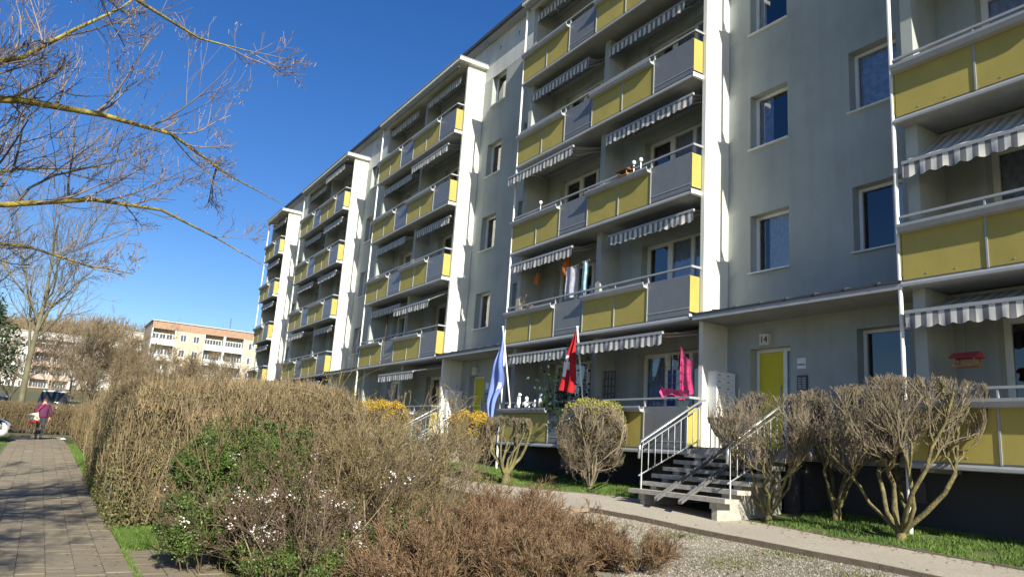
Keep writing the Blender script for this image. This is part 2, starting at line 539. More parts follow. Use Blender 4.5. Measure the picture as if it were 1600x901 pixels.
# grass blades
def blades(name, P, h0, h1, mat, w=.006, dz=0.):
    n = len(P)
    z = H(P[:, 0], P[:, 1])+dz
    a = rng.uniform(0, 6.28, n)
    h = rng.uniform(h0, h1, n)
    lean = rng.normal(0, .4, (n, 2))*h[:, None]
    V = np.zeros((n, 3, 3))
    V[:, 0] = np.stack([P[:, 0]-np.cos(a)*w, P[:, 1]-np.sin(a)*w, z], -1)
    V[:, 1] = np.stack([P[:, 0]+np.cos(a)*w, P[:, 1]+np.sin(a)*w, z], -1)
    V[:, 2] = np.stack([P[:, 0]+lean[:, 0], P[:, 1]+lean[:, 1], z+h], -1)
    return mesh_np(name, V, np.arange(3*n).reshape(-1, 3), mat)
grassm = M('grass_blade', (.06, .125, .018), rough=.7, var=.25, scale=3, island=.4, col2=(.13, .20, .035))
def lsamp(n):
    y = rng.uniform(3.0, 24, n)
    x0 = np.interp(y, [3, 11.6, 12.03, 14, 15.9, 24], [10.43, 10.43, 10.4, 9.72, 8.97, 8.92])
    x0 = np.where((y > 8.7) & (y < 11.6), 11.0, x0)
    x1 = np.where((y > 8.7) & (y < 11.6), 11.0, 12.2)
    return np.stack([x0+(x1-x0)*rng.uniform(0, 1, n)**1.0, y], -1)
P = lsamp(90000)
P = P[~((P[:, 1] > 8.7) & (P[:, 1] < 11.6))]
clump = np.sin(P[:, 0]*5.1+P[:, 1]*3.3)+np.sin(P[:, 1]*7.7-P[:, 0]*2.9)
tag(obj('grass', blades('grass', P[clump > -1.6+rng.uniform(0, 1, len(P))], .02, .075, grassm)), 'short bright green grass in front of the building', 'grass', kind='stuff')
def vsamp(n):
    k = rng.uniform(0, 1, n)
    y = np.where(k < .62, 9.75+2.6*rng.beta(1.1, 1.7, n), np.where(k < .74, rng.uniform(12, 18.5, n), rng.uniform(18.5, 31, n)))
    w = np.interp(y, [9.7, 11.1, 12.2, 13.5, 18, 19, 31], [.95, .75, .32, .12, .12, .3, .2])
    return np.stack([1.05+rng.uniform(0, 1, n)**1.2*w, y], -1)
tag(obj('grass', blades('grass', vsamp(26000), .03, .10, grassm)), 'strip of green grass at the foot of the clipped hedges', 'grass', kind='stuff')
tag(obj('grass', blades('grass', np.stack([rng.uniform(-5, -.75, 16000), rng.uniform(16, 40, 16000)], -1), .03, .08, grassm)), 'patchy grass beside the brick walk near the parked white car', 'grass', kind='stuff')

# dry leaves and bits of twig on the ground
def litter_mesh(name, P, size, mat):
    g = np.random.default_rng(41)
    C_ = np.stack([P[:, 0], P[:, 1], H(P[:, 0], P[:, 1])+.02], -1)
    n = len(C_)
    a = g.uniform(0, 6.28, n)
    u = np.stack([np.cos(a), np.sin(a), g.normal(0, .25, n)], -1)
    w = np.stack([-np.sin(a), np.cos(a), g.normal(0, .25, n)], -1)
    s = size*g.uniform(.5, 1.4, (n, 1))
    V = np.stack([C_-u*s, C_+w*s*.5, C_+u*s, C_-w*s*.5], 1)
    return mesh_np(name, V.reshape(-1, 3), np.arange(4*n).reshape(-1, 4), mat)
_l = np.concatenate([gsamp(500), np.stack([rng.uniform(5.0, 6.8, 700), rng.uniform(5.5, 10, 700)], -1), np.stack([8.16+np.abs(rng.normal(0, .12, 260)), rng.uniform(3.5, 10.3, 260)], -1),
                     np.stack([10.4-np.abs(rng.normal(0, .15, 220)), rng.uniform(3.5, 9, 220)], -1), np.stack([1.0-np.abs(rng.normal(0, .25, 420)), rng.uniform(7, 30, 420)], -1), np.stack([rng.uniform(-.7, 1.0, 160), rng.uniform(7, 20, 160)], -1),
                     np.stack([rng.uniform(1.0, 2.4, 260), rng.uniform(7, 9.9, 260)], -1), psamp(160)])
tag(obj('fallen_leaves', litter_mesh('fallen_leaves', _l, .022, M('dead_leaf', (.17, .115, .06), rough=.9, var=.3, scale=8, island=.5))), 'dry fallen leaves scattered over gravel and paving', 'leaves', kind='stuff')
def weedsamp(n):
    y = rng.uniform(4, 10, n)
    c = np.array([(6.9, 6.2), (7.4, 5.0), (6.6, 7.6), (7.7, 7.9), (7.2, 9.2), (7.9, 6.3)])[rng.integers(0, 6, n)]
    return c+rng.normal(0, .22, (n, 2))
tag(obj('weeds', blades('weeds', weedsamp(2600), .01, .045, M('weed', (.10, .12, .035), rough=.9, island=.4))), 'small weed patches sprouting in the gravel bed', 'weeds', kind='stuff')
tag(obj('grass', blades('grass', np.stack([1.02+np.abs(rng.normal(0, .04, 2500)), rng.uniform(5.5, 9.7, 2500)], -1), .01, .05, grassm)), 'thin grass growing along the joint of the branch path', 'grass', kind='stuff')
# ------------------------------------------------------------------ the apartment building
XF, XN, XW = 11.34, 11.63, 12.38      # balcony front, fin front, wall plane
Y0, SEC, TW = 11.45, 12.2, 7.5        # near end of the second tower, section length, tower length
Z1, FH = 4.56, 2.8                    # slab underside of the first upper floor, storey height
TOP, EAVE = 15.76, 16.86
zb = lambda k: Z1+FH*(k-1)
bld = thing('apartment_building', 'long pale green five storey apartment block with yellow panelled balconies and white fins', 'building', (XW, 6, .7))
bo = Vector(bld.location)
def bpart(name, me, loc=(0, 0, 0), parent=None):
    if parent is None:
        return obj(name, me, bld, Vector(loc)-bo)
    return obj(name, me, parent, loc)
def wall_mesh(y0, y1, z0, z1, holes, depth=.3):
    ys_ = sorted({y0, y1, *[v for h in holes for v in h[:2]]})
    zs_ = sorted({z0, z1, *[v for h in holes for v in h[2:]]})
    def is_hole(i, j):
        if i < 0 or j < 0 or i >= len(ys_)-1 or j >= len(zs_)-1:
            return False
        yc, zc = (ys_[i]+ys_[i+1])/2, (zs_[j]+zs_[j+1])/2
        return any(h[0] < yc < h[1] and h[2] < zc < h[3] for h in holes)
    b = B()
    for i in range(len(ys_)-1):
        for j in range(len(zs_)-1):
            a, c, d, e = ys_[i], ys_[i+1], zs_[j], zs_[j+1]
            if not is_hole(i, j):
                b.quad((0, c, d), (0, a, d), (0, a, e), (0, c, e))
                continue
            for (di, dj, p, q) in ((-1, 0, (a, d), (a, e)), (1, 0, (c, e), (c, d)), (0, -1, (c, d), (a, d)), (0, 1, (a, e), (c, e))):
                if not is_hole(i+di, j+dj):
                    b.quad((0, *p), (0, *q), (depth, *q), (depth, *p))
    return b
def window_unit(y0, y1, z0, z1, key, splits=(), sill=True, curtain=None, parent=None, loc=(0, 0, 0), name='window', fr=.06):
    """frame mesh is the part; panes, sill and curtain are its sub-parts. Local coords: x=0 the wall plane"""
    def mk():
        b = B().box(.20, .27, y0, y1, z0, z0+fr).box(.20, .27, y0, y1, z1-fr, z1)
        b.box(.20, .27, y0, y0+fr, z0+fr, z1-fr).box(.20, .27, y1-fr, y1, z0+fr, z1-fr)
        for s in splits:
            b.box(.198, .272, s-.055, s+.055, z0+fr, z1-fr)
        return b.mesh('window_frame', pvc)
    w = bpart(name, shared('wf'+key, mk), loc)
    edges = [y0+fr, *[v for s in splits for v in (s-.055, s+.055)], y1-fr]
    for i in range(0, len(edges), 2):
        a, c = edges[i], edges[i+1]
        obj('pane', shared('wp%s%d' % (key, i), lambda: B().quad((.235, c, z0+fr), (.235, a, z0+fr), (.235, a, z1-fr), (.235, c, z1-fr)).mesh('pane', glassm)), w)
    if sill:
        obj('sill', shared('ws'+key, lambda: B().box(-.06, .198, y0-.03, y1+.03, z0-.035, z0-.003).mesh('sill', whitem)), w)
    if curtain is not None:
        mat, f0, f1 = curtain
        def mc():
            n = 40
            yy = np.linspace(y0+fr+(y1-y0-2*fr)*f0, y0+fr+(y1-y0-2*fr)*f1, n)
            xx = .275+.012*np.sin(np.arange(n)*1.35)+.006*np.sin(np.arange(n)*.5)
            V = np.concatenate([np.stack([xx, yy, np.full(n, z0+.02)], -1), np.stack([xx, yy, np.full(n, z1-.03)], -1)])
            F = np.array([(i+1, i, n+i, n+i+1) for i in range(n-1)])
            return mesh_np('curtain', V, F, mat, True)
        obj('curtain', shared('wc%s%s%.2f%.2f' % (key, mat.name, f0, f1), mc), w)
    return w
def quadm(key, *a, mat=None):
    return shared(key, lambda: B().quad(*a).mesh(key, mat))
# room darkness, roof, gables, back
YA, YB = -5.6, 51.95
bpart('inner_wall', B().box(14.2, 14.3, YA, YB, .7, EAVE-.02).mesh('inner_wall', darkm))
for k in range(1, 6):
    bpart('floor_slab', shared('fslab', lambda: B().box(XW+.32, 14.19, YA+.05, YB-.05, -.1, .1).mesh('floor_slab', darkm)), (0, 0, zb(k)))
bpart('roof', B().box(12.02, 24, YA-.2, YB+.2, EAVE, EAVE+.13).mesh('roof', roofm))
bpart('gutter_board', B().box(12.1, 12.36, YA-.15, YB+.15, EAVE-.09, EAVE-.003).mesh('gutter_board', M('eave_grey', (.30, .31, .32), var=.1)))
bpart('gable', B().box(XW+.25, 23.8, YB-.25, YB, .4, EAVE-.003).box(XW+.25, 23.8, YA, YA+.25, .4, EAVE-.003).mesh('gable', wallm))
bpart('rear_wall', B().box(23.8, 24, YA, YB, .4, EAVE-.003).mesh('rear_wall', wallm))
atticm = render_wall('plaster_attic', (.50, .515, .51), .3)  # paler attic plaster; part of its lightness is sunlight put into the colour
bpart('attic_wall', B().quad((XW-.004, YB, TOP-.55), (XW-.004, YA, TOP-.55), (XW-.004, YA, EAVE), (XW-.004, YB, EAVE)).mesh('attic_wall', atticm))
# plinth with basement vents
bpart('plinth', B().box(XW+.06, XW+.3, YA, YB, .3, 1.76).mesh('plinth', plinthm))
ventm = shared('vent', lambda: B().box(0, .03, -.3, .3, 0, .3).box(-.02, .005, -.34, .34, -.04, 0).mesh('basement_window', dsteel))
for i in range(-1, 4):
    for dy in (1.9, 5.6, 8.2):
        y = Y0+i*SEC+dy
        if y < YB:
            bpart('basement_window', ventm, (XW+.028, y, max(1.25, Hf(XW, y)+.18)))
# one recess: wall pieces per storey
def recess(i, y0, y1, near):
    """y0..y1 the recess; near: base Y of the tower beyond it"""
    A = (y0+.55, y0+1.53)
    Bw = (y1-1.62, y1-.62)
    for k in range(0, 5):
        z0 = 1.76 if k == 0 else zb(k)
        z1 = zb(k+1)
        key = 'rec%d' % (0 if k == 0 else 1)
        if k == 0:
            holes = [(A[0]-y0, A[1]-y0, .95, 2.42), (Bw[0]-y0, Bw[1]-y0, .17, 2.24)]
        else:
            holes = [(A[0]-y0, A[1]-y0, 1.07, 2.34), (Bw[0]-y0, Bw[1]-y0, 1.07, 2.34)]
        me = shared(key+'_%.2f' % (y1-y0), lambda: wall_mesh(0, y1-y0, 0, z1-z0, holes).mesh('wall', wallm))
        bpart('wall', me, (XW, y0, z0))
        cr = np.random.default_rng(100+i*10+k)
        choice = [(curtm, 0, .3), (curtm, 0, 1), (curtd, 0, 1), (curtm, .0, .45), (curtm, .55, 1.)]
        if k == 0:
            window_unit(A[0]-y0, A[1]-y0, .95, 2.42, 'ga%.2f' % (y1-y0), loc=(XW, y0, z0))
        else:
            ca = choice[cr.integers(5)] if i else {1: (curtm, .0, .35), 2: (curtd, 0, 1), 3: (curtm, 0, 1), 4: None}[k]
            cb = choice[cr.integers(5)] if i else {1: (curtm, 0, .75), 2: (curtd, .6, 1), 3: (curtm, .8, 1), 4: None}[k]
            window_unit(A[0]-y0, A[1]-y0, 1.07, 2.34, 'ra%.2f' % (y1-y0), curtain=ca, loc=(XW, y0, z0))
            window_unit(Bw[0]-y0, Bw[1]-y0, 1.07, 2.34, 'rb%.2f' % (y1-y0), splits=() , curtain=cb, loc=(XW, y0, z0))
    # entrance door in the far hole of the ground floor
    a, c = Bw
    d = bpart('entrance_door', shared('edoor', lambda: B().box(.20, .27, 0, .07, 0, 2.07).box(.20, .27, .93, 1.0, 0, 2.07).box(.20, .27, .24, .33, 0, 2.0)
              .box(.20, .27, .07, .93, 2.0, 2.07).mesh('door_frame', pvc)), (XW, a, 1.93))
    obj('door_leaf', shared('dleaf', lambda: B().box(.21, .25, .335, .925, .02, 1.995).mesh('door_leaf', doory)), d)
    obj('pane', shared('dpane', lambda: B().quad((.23, .235, .02), (.23, .075, .02), (.23, .075, 1.99), (.23, .235, 1.99)).mesh('pane', glassm)), d)
    obj('handle', shared('dhandle', lambda: B().tube([(.18, .40, .8), (.18, .40, 1.3)], .014).box(.175, .212, .39, .41, .84, .86).box(.175, .212, .39, .41, 1.24, 1.26).mesh('handle', steel)), d)
    # canopy over the entrance
    cl = y1-y0
    cp = bpart('entrance_canopy', shared('can%.2f' % cl, lambda: B().box(XF+.02-XW, 0, 0, cl, .0, .10).mesh('entrance_canopy', slabm)), (XW, y0, Z1-.02))
    obj('gutter', shared('cang%.2f' % cl, lambda: B().box(XF-.03-XW, XF+.018-XW, .003, cl-.003, -.015, .085).mesh('gutter', metal)), cp)
    obj('roof_sheet', shared('canr%.2f' % cl, lambda: B().prism_y([(XF-.05-XW, .088), (-.003, .15), (-.003, .29), (XF-.05-XW, .125)], .004, cl-.004).mesh('roof_sheet', roofm)), cp)
    seam = shared('canseam', lambda: B().add([(XF-.06-XW, -.012, .10), (XF-.06-XW, .012, .10), (-.01, -.012, .27), (-.01, .012, .27), (XF-.06-XW, -.012, .145), (XF-.06-XW, .012, .145), (-.01, -.012, .31), (-.01, .012, .31)],
              [(0, 1, 5, 4), (2, 6, 7, 3), (0, 4, 6, 2), (1, 3, 7, 5), (4, 5, 7, 6)]).mesh('seam', roofm))
    for q in range(1, int(cl/.6)+1):
        obj('seam', seam, cp, (0, q*.6-.2, 0))
towers = []
def tower(i, ya, halves=2):
    ln = TW if halves == 2 else 3.6
    yb = ya+ln
    off = [0, 1.33, 2.51, 3.77, 5.04, 6.20, 7.5]
    if halves == 1:
        off = [0, 1.25, 2.40, 3.6]
    # fins and post
    bpart('fin', shared('fin', lambda: B().box(XN, XW-.002, -.108, 0, .7, TOP).mesh('fin', finm)), (0, ya, 0))
    bpart('fin', shared('fin2', lambda: B().box(11.60, XW-.002, -.2, 0, 1.7, TOP).mesh('fin', wallm)), (0, yb, 0))
    if halves == 2:
        for k in range(0, 5):
            bpart('partition_wall', shared('divider', lambda: B().box(11.76, XW-.002, 3.66, 3.86, .131, FH-.002).mesh('partition_wall', wallm)), (0, ya, zb(k)))
    bpart('post', shared('post', lambda: B().tube([(0, 0, .3), (0, 0, TOP+.05)], .034, 10).mesh('post', whitem)), (XF+.01, yb+.05, 0))
    cap = bpart('tower_cap', shared('cap%d' % halves, lambda: B().box(11.16, XW+.0, -.3, ln+.12, 0, .13).mesh('tower_cap', finm)), (0, ya, TOP))
    obj('cap_sheet', shared('caps%d' % halves, lambda: B().box(11.14, XW+.0, -.32, ln+.14, .133, .16).mesh('cap_sheet', metal)), cap)
    obj('soffit_beam', shared('capb%d' % halves, lambda: B().box(11.24, 11.34, .002, ln-.002, -.16, -.003).mesh('soffit_beam', slabm)), cap)
    for k in range(0, 5):
        z = zb(k)
        bal = bpart('balcony', shared('slab%d' % halves, lambda: B().box(XF+.006, XW-.004, 0, ln, 0, .13).mesh('balcony', slabm)), (0, ya, z))
        obj('edge_trim', shared('trim%d' % halves, lambda: B().prism_y([(XF-.03, .0), (XF+.003, -.012), (XF+.003, .075), (XF-.012, .075), (XF-.03, .04)], -.02, ln+.02).mesh('edge_trim', metal)), bal)
        grey = {0, 3} if halves == 2 else {0}
        for q in range(len(off)-1):
            a, c = off[q]+.016, off[q+1]-.016
            if q in grey:
                obj('grey_panel', shared('gp%d_%d' % (halves, q), lambda: B().box(XF-.006, XF+.006, a, c, .115, .985).mesh('grey_panel', grym)), bal)
                obj('panel_bar', shared('gb%d_%d' % (halves, q), lambda: B().box(XF-.014, XF-.0065, a, c, .24, .262).mesh('panel_bar', metal)), bal)
            else:
                obj('yellow_panel', shared('yp%d_%d' % (halves, q), lambda: B().box(XF-.006, XF+.006, a, c, .105, .93).mesh('yellow_panel', yel)), bal)
                obj('rivet', shared('rv%d_%d' % (halves, q), lambda: [b_ for b_ in [B()] if [b_.tube([(XF-.013, yy, .17), (XF-.0065, yy, .17)], .011, 6) for yy in (a+.35*(c-a), a+.7*(c-a))]][0].mesh('rivet', metal)), bal)
        for q in range(1, len(off)-1):
            obj('panel_post', shared('pp', lambda: B().box(XF-.022, XF-.0075, -.014, .014, .09, .90).box(XF-.005, XF+.04, -.013, .013, .90, 1.13).mesh('panel_post', metal)), bal, (0, off[q], 0))
        # planters over the pairs of yellow panels
        for (a, c) in (((off[1], off[3]), (off[4], off[6])) if halves == 2 else ((off[1], off[3]),)):
            obj('planter', shared('pl%.2f%.2f' % (a, c), lambda: B().prism_y([(XF-.125, .875), (XF-.012, .86), (XF-.012, .985), (XF-.03, .985), (XF-.034, .93), (XF-.14, .93), (XF-.145, .995), (XF-.165, .995), (XF-.16, .95)], a+.0, c-.02).mesh('planter', plantm)), bal)
        obj('rail', shared('rail%d' % halves, lambda: B().box(XF-.01, XF+.045, .0, ln, 1.14, 1.18).box(XF-.01, XN-.005, -.05, -.001, 1.135, 1.185).mesh('rail', metal)), bal)
        obj('end_panel', shared('endp', lambda: B().box(XF-.008, XN-.02, -.012, -.002, .17, .96).mesh('end_panel', yel)), bal)
        obj('end_panel', shared('endp2', lambda: B().box(XF-.008, 11.59, .002, .012, .17, .96).mesh('end_panel', yel)), bal, (0, ln, 0))
        obj('end_trim', shared('endt', lambda: B().box(XF-.03, XN-.005, -.025, -.014, .02, .12).mesh('end_trim', whitem)), bal)
        # wall behind each balcony with door and windows
        hs = [(0, 3.66), (3.86, TW)] if halves == 2 else [(0, 3.6)]
        bpart('wall', shared('bw%d_%d' % (halves, k == 4), lambda: wall_mesh(0, ln, 0, FH, [hh for (p, _) in hs for hh in ((p+1.93, p+2.78, .15, 2.38), (p+.42, p+1.93, 1.0, 2.38))]).mesh('wall', wallm)), (XW, ya, z))
        for p, _ in hs:
            cr = np.random.default_rng(i*100+k*7+int(p))
            cu = [None, (curtm, .6, 1), (curtm, 0, 1), (curtd, 0, 1), (curtm, 0, .5)]
            d = window_unit(p+1.93, p+2.78, .15, 2.38, 'bd%.2f' % p, sill=False, curtain=cu[cr.integers(5)], loc=(XW, ya, z), name='balcony_door', fr=.10)
            window_unit(p+.42, p+1.929, 1.0, 2.38, 'bw%.2f' % p, splits=(p+1.18,), curtain=cu[cr.integers(5)], loc=(XW, ya, z))
    bpart('wall', shared('topw%d' % halves, lambda: B().quad((0, ln, 0), (0, 0, 0), (0, 0, .3), (0, ln, .3)).mesh('wall', wallm)), (XW, ya, TOP))
    towers.append((i, ya))
def awning(ya, k, y0, y1, xf, drop, cloth=awnm, val=.20):
    """local origin at the wall, at the front bar's height zero = slab underside"""
    n = max(8, int((y1-y0)/.0325))
    z = zb(k+1)
    xb = max(xf+.25, XW-.16)
    yy = np.linspace(y0, y1, n)
    ar = np.random.default_rng(int(ya*10)+k*3+int(y0*7))
    ph = ar.uniform(0, 6)
    sag = .015*np.sin(yy*5+ph)
    rows = []
    for t in np.linspace(0, 1, 6):
        rows.append(np.stack([xb+(xf-xb)*t+0*yy, yy, -.07+(-drop+.07)*t+.012*math.sin(t*3.14)*np.sin(yy*14+ph)-.03*math.sin(t*3.14)], -1))
    V = np.concatenate(rows)
    F = np.array([(r*n+q, r*n+q+1, (r+1)*n+q+1, (r+1)*n+q) for r in range(5) for q in range(n-1)])
    a = bpart('awning', mesh_np('awning', V, F, awnt, True), (0, ya, z))
    obj('front_bar', B().box(xf-.035, xf+.02, y0-.01, y1+.01, -drop-.035, -drop+.02).mesh('front_bar', metal), a)
    s = np.abs(np.sin((yy-y0)/.235*math.pi))
    hv = val+.045*s
    fold = .007*np.sin(yy*11+ph)+.005*np.sin(yy*23)
    rows = [np.stack([xf-.02+fold*t*1.6, yy, -drop-.035-hv*t], -1) for t in (0, .35, .7, 1)]
    F = np.array([(r*n+q, (r+1)*n+q, (r+1)*n+q+1, r*n+q+1) for r in range(3) for q in range(n-1)])
    obj('valance', mesh_np('valance', np.concatenate(rows), F, cloth, True), a)
    obj('cassette', B().box(xb-.02, XW-.003, y0-.03, y1+.03, -.15, -.03).mesh('cassette', metal), a)
    for yv in (y0+.25, y1-.25):
        m = ((xb+xf)/2+.02, yv+(.35 if yv < (y0+y1)/2 else -.35), -.1-drop/2)
        obj('arm', B().tube([(xb, yv, -.14), m, (xf+.02, yv, -drop-.01)], .02, 6).mesh('arm', whitem), a)
# towers: near (partly outside the frame), then three more and a half one at the far end
tower(0, Y0-SEC)
tower(1, Y0)
tower(2, Y0+SEC)
tower(3, Y0+2*SEC)
tower(4, Y0+3*SEC, 1)
recess(9, YA, Y0-SEC-.108, 0)
for i in range(4):
    recess(i, Y0-SEC+TW+i*SEC, Y0+i*SEC-.108, 0)
bpart('wall', B().quad((XW, YB, 1.7), (XW, Y0+3*SEC+3.6, 1.7), (XW, Y0+3*SEC+3.6, EAVE), (XW, YB, EAVE)).mesh('wall', wallm))
# awnings: (tower, storey, from, to, front X, drop)
D = 11.62
AW = [(1, 3, .75, 3.65, 11.76, .30), (1, 3, 4.4, 7.4, 11.62, .30), (1, 4, 4.3, 7.3, 11.62, .3), (1, 4, .5, 3.4, 11.66, .3), (1, 2, .15, 3.3, 11.5, .30), (1, 2, 4.25, 7.6, 11.12, .36),
      (1, 1, .1, 3.05, 11.52, .3), (1, 1, 4.4, 7.45, 11.36, .32), (1, 0, 4.1, 7.0, 11.2, .3), (1, 0, .35, 3.4, 10.92, .3),
      (0, 1, 3.9, 7.4, 11.32, .74), (0, 0, 3.9, 7.45, 11.3, .42),
      (2, 4, .4, 3.4, D, .3), (2, 4, 4.2, 7.2, D, .3), (2, 3, .3, 3.6, 11.28, .36), (2, 3, 4.3, 7.4, D, .3), (2, 2, .3, 3.3, D, .3), (2, 2, 4.2, 7.3, 11.55, .3),
      (2, 1, .4, 3.5, 11.1, .72), (2, 1, 4.2, 7.3, D, .3), (2, 0, .4, 3.5, 10.75, .5)]
ar = np.random.default_rng(5)
for t in (3, 4):
    for k in range(5):
        for p in ((.4, 4.2) if t == 3 else (.3,)):
            AW.append((t, k, p, p+3.0, ar.choice([11.62, 11.5, 11.3]), .3))
for t, k, a, c, xf, dr in AW:
    awning(Y0+(t-1)*SEC, k, a, c, xf, dr)
# attic vents (pairs of small holes)
av = shared('attic_vent', lambda: B().tube([(-.012, 0, 0), (.02, 0, 0)], .035, 8).box(-.018, -.0125, -.012, .012, -.16, -.03).mesh('attic_vent', dsteel))
for i in range(4):
    for dy in (.9, 2.25, 3.55):
        for q in (0,):
            bpart('attic_vent', av, (XW, Y0-SEC+TW+i*SEC+dy, 16.33))
# ------------------------------------------------------------------ entrance stairs and fittings, once for each entrance in view
def stairs(yf, label, glabel, first):
    """yf: the fin face the flight runs beside; treads run along the facade"""
    yn = yf-2.4
    zl = 1.93
    st = thing('entrance_stairs', label, 'stairs', (9.75, yf-1.2, Hf(9.9, yf-1.2)))
    so = Vector(st.location)
    def sp(name, me, loc=(0, 0, 0), parent=None):
        return obj(name, me, parent or st, (Vector(loc)-so) if parent is None else loc)
    tread = shared('tread', lambda: B().box(0, .34, 0, 2.4, -.075, 0).mesh('tread', concm))
    blk = shared('riser_block', lambda: B().box(.05, .33, 0, .16, -.105, 0).mesh('riser_block', concm))
    for s in range(6):
        x = 9.72+s*.287
        z = 1.06+s*.145
        sp('tread', tread, (x, yn, z))
        for yy in (yn+.22, yf-.40):
            sp('riser_block', blk, (x, yy, z-.077 if s else z-.077))
    for yy in (yn+.24, yf-.38):
        sp('stringer', shared('stringer', lambda: B().prism_y([(9.8, .5), (11.4, .5), (11.4, 1.66), (11.2, 1.66), (9.8, .88)], 0, .12).mesh('stringer', concm)), (0, yy, 0))
    sp('landing', B().box(11.43, XW+.05, yn-.05, yf-.003, zl-.16, zl).mesh('landing', concm))
    sp('landing_wall', B().box(11.55, 11.75, yn+.1, yn+.3, .6, zl-.163).box(11.9, XW+.05, yn+.1, yn+.25, .6, zl-.163).mesh('landing_wall', plinthm))
    for yy in (yf-.95, yf-1.55):
        sp('pram_rail', B().prism_y([(9.55, .90), (11.45, 1.975), (11.45, 2.005), (9.55, .935)], yy-.045, yy+.045).prism_y([(9.55, .935), (11.45, 2.007), (11.45, 2.04), (9.55, .965)], yy-.045, yy-.035)
           .prism_y([(9.55, .935), (11.45, 2.007), (11.45, 2.04), (9.55, .965)], yy+.035, yy+.045).mesh('pram_rail', M('rail_steel', (.22, .22, .23), rough=.45, metal=.6, var=.2)))
    for yy, e in ((yf-.12, 11.5), (yn+.08, 11.5)):
        r = sp('handrail', B().tube([(9.86, yy, 1.62), (9.86, yy, 1.86), (9.9, yy, 1.95), (11.5, yy, 2.86), (11.62, yy, 2.88)], .024, 8).mesh('handrail', steel, True))
        obj('lower_bar', B().tube([(9.86, yy, 1.30), (11.45, yy, 2.06)], .014, 6).mesh('lower_bar', steel), r, so-so)
        obj('upper_bar', B().tube([(9.93, yy, 1.86), (11.45, yy, 2.72)], .014, 6).mesh('upper_bar', steel), r)
        for q in range(10):
            x = 9.93+q*.168
            obj('baluster', B().tube([(x, yy, 1.30+(x-9.86)*.478), (x, yy, 1.86+(x-9.93)*.566)], .008, 6).mesh('baluster', steel), r)
        for x, z0 in ((9.93, .98), (11.4, 1.9)):
            obj('post', B().tube([(x, yy, z0), (x, yy, 1.33+(x-9.86)*.478)], .018, 6).mesh('post', steel), r)
    # letterboxes on the fin face
    lb = thing('letterbox_unit', 'white metal letterbox block with two columns of flaps '+glabel, 'letterbox', (12.08, yf-.13, zl))
    lo = Vector(lb.location)
    obj('case', B().box(11.78, 12.34, yf-.255, yf-.004, 2.55, 3.50).mesh('case', whitem), lb, -lo)
    for c in range(2):
        for r in range(7):
            x0, z0 = 11.795+c*.265, 2.565+r*.132
            f = obj('flap', shared('flap', lambda: B().box(0, .255, -.016, -.001, 0, .124).mesh('flap', whiteplast)), lb, Vector((x0, yf-.255, z0))-lo)
            obj('name_plate', shared('nplate', lambda: B().box(.02, .09, -.019, -.0165, .05, .075).mesh('name_plate', M('label_grey', (.25, .25, .25)))), f)
    for xx in (11.85, 12.22):
        obj('leg', B().box(xx, xx+.04, yf-.16, yf-.12, 1.935, 2.549).mesh('leg', steel), lb, -lo)
    # house number, notice, intercom
    dy = yf-11.342
    sg = thing('house_number_sign', ('ivory house number box reading 14 above the yellow entrance door' if first else 'small house number box above the far yellow entrance door'), 'sign', (XW, 10.3+dy, 4.14))
    obj('box', B().box(-.09, -.004, -.115, .115, -.10, .13).mesh('box', M('sign_ivory', (.62, .60, .52), rough=.4)), sg)
    tm = text_mesh('14' if first else '1', .19, black)
    t = obj('number', tm, sg, (-.094, 0, .012))
    t.rotation_euler = (RAD(90), 0, RAD(-90))
    nt_ = thing('notice_plate', 'small white notice plate beside the '+('number 14 door' if first else 'far yellow door'), 'sign', (XW, 9.46+dy, 3.62))
    obj('plate', B().box(-.012, -.003, -.10, .10, -.10, .11).mesh('plate', M('plate_white', (.72, .74, .76), rough=.4)), nt_)
    if first:
        t = obj('lettering', text_mesh('WBG21', .055, M('print_grey', (.08, .08, .10))), nt_, (-.015, 0, -.02))
        t.rotation_euler = (RAD(90), 0, RAD(-90))
    ic = thing('intercom', 'dark intercom panel with bell buttons beside the '+('number 14 door' if first else 'far yellow door'), 'intercom', (XW, 9.44+dy, 3.25))
    obj('panel', B().box(-.03, -.003, -.115, .115, -.14, .14).mesh('panel', M('intercom_grey', (.06, .065, .07), rough=.4)), ic)
    for c in range(2):
        for r in range(5):
            obj('button', shared('button', lambda: B().box(-.04, -.031, -.04, .04, -.014, .014).mesh('button', M('button_grey', (.35, .35, .35)))), ic, (0, -.05+c*.1, -.10+r*.045))
stairs(11.342, 'concrete open tread entrance stairs with steel handrails below the number 14 door', 'at the number 14 stair landing', True)
stairs(11.342+SEC, 'farther concrete entrance stairs half hidden behind the yellow forsythia', 'by the farther entrance stairs', False)
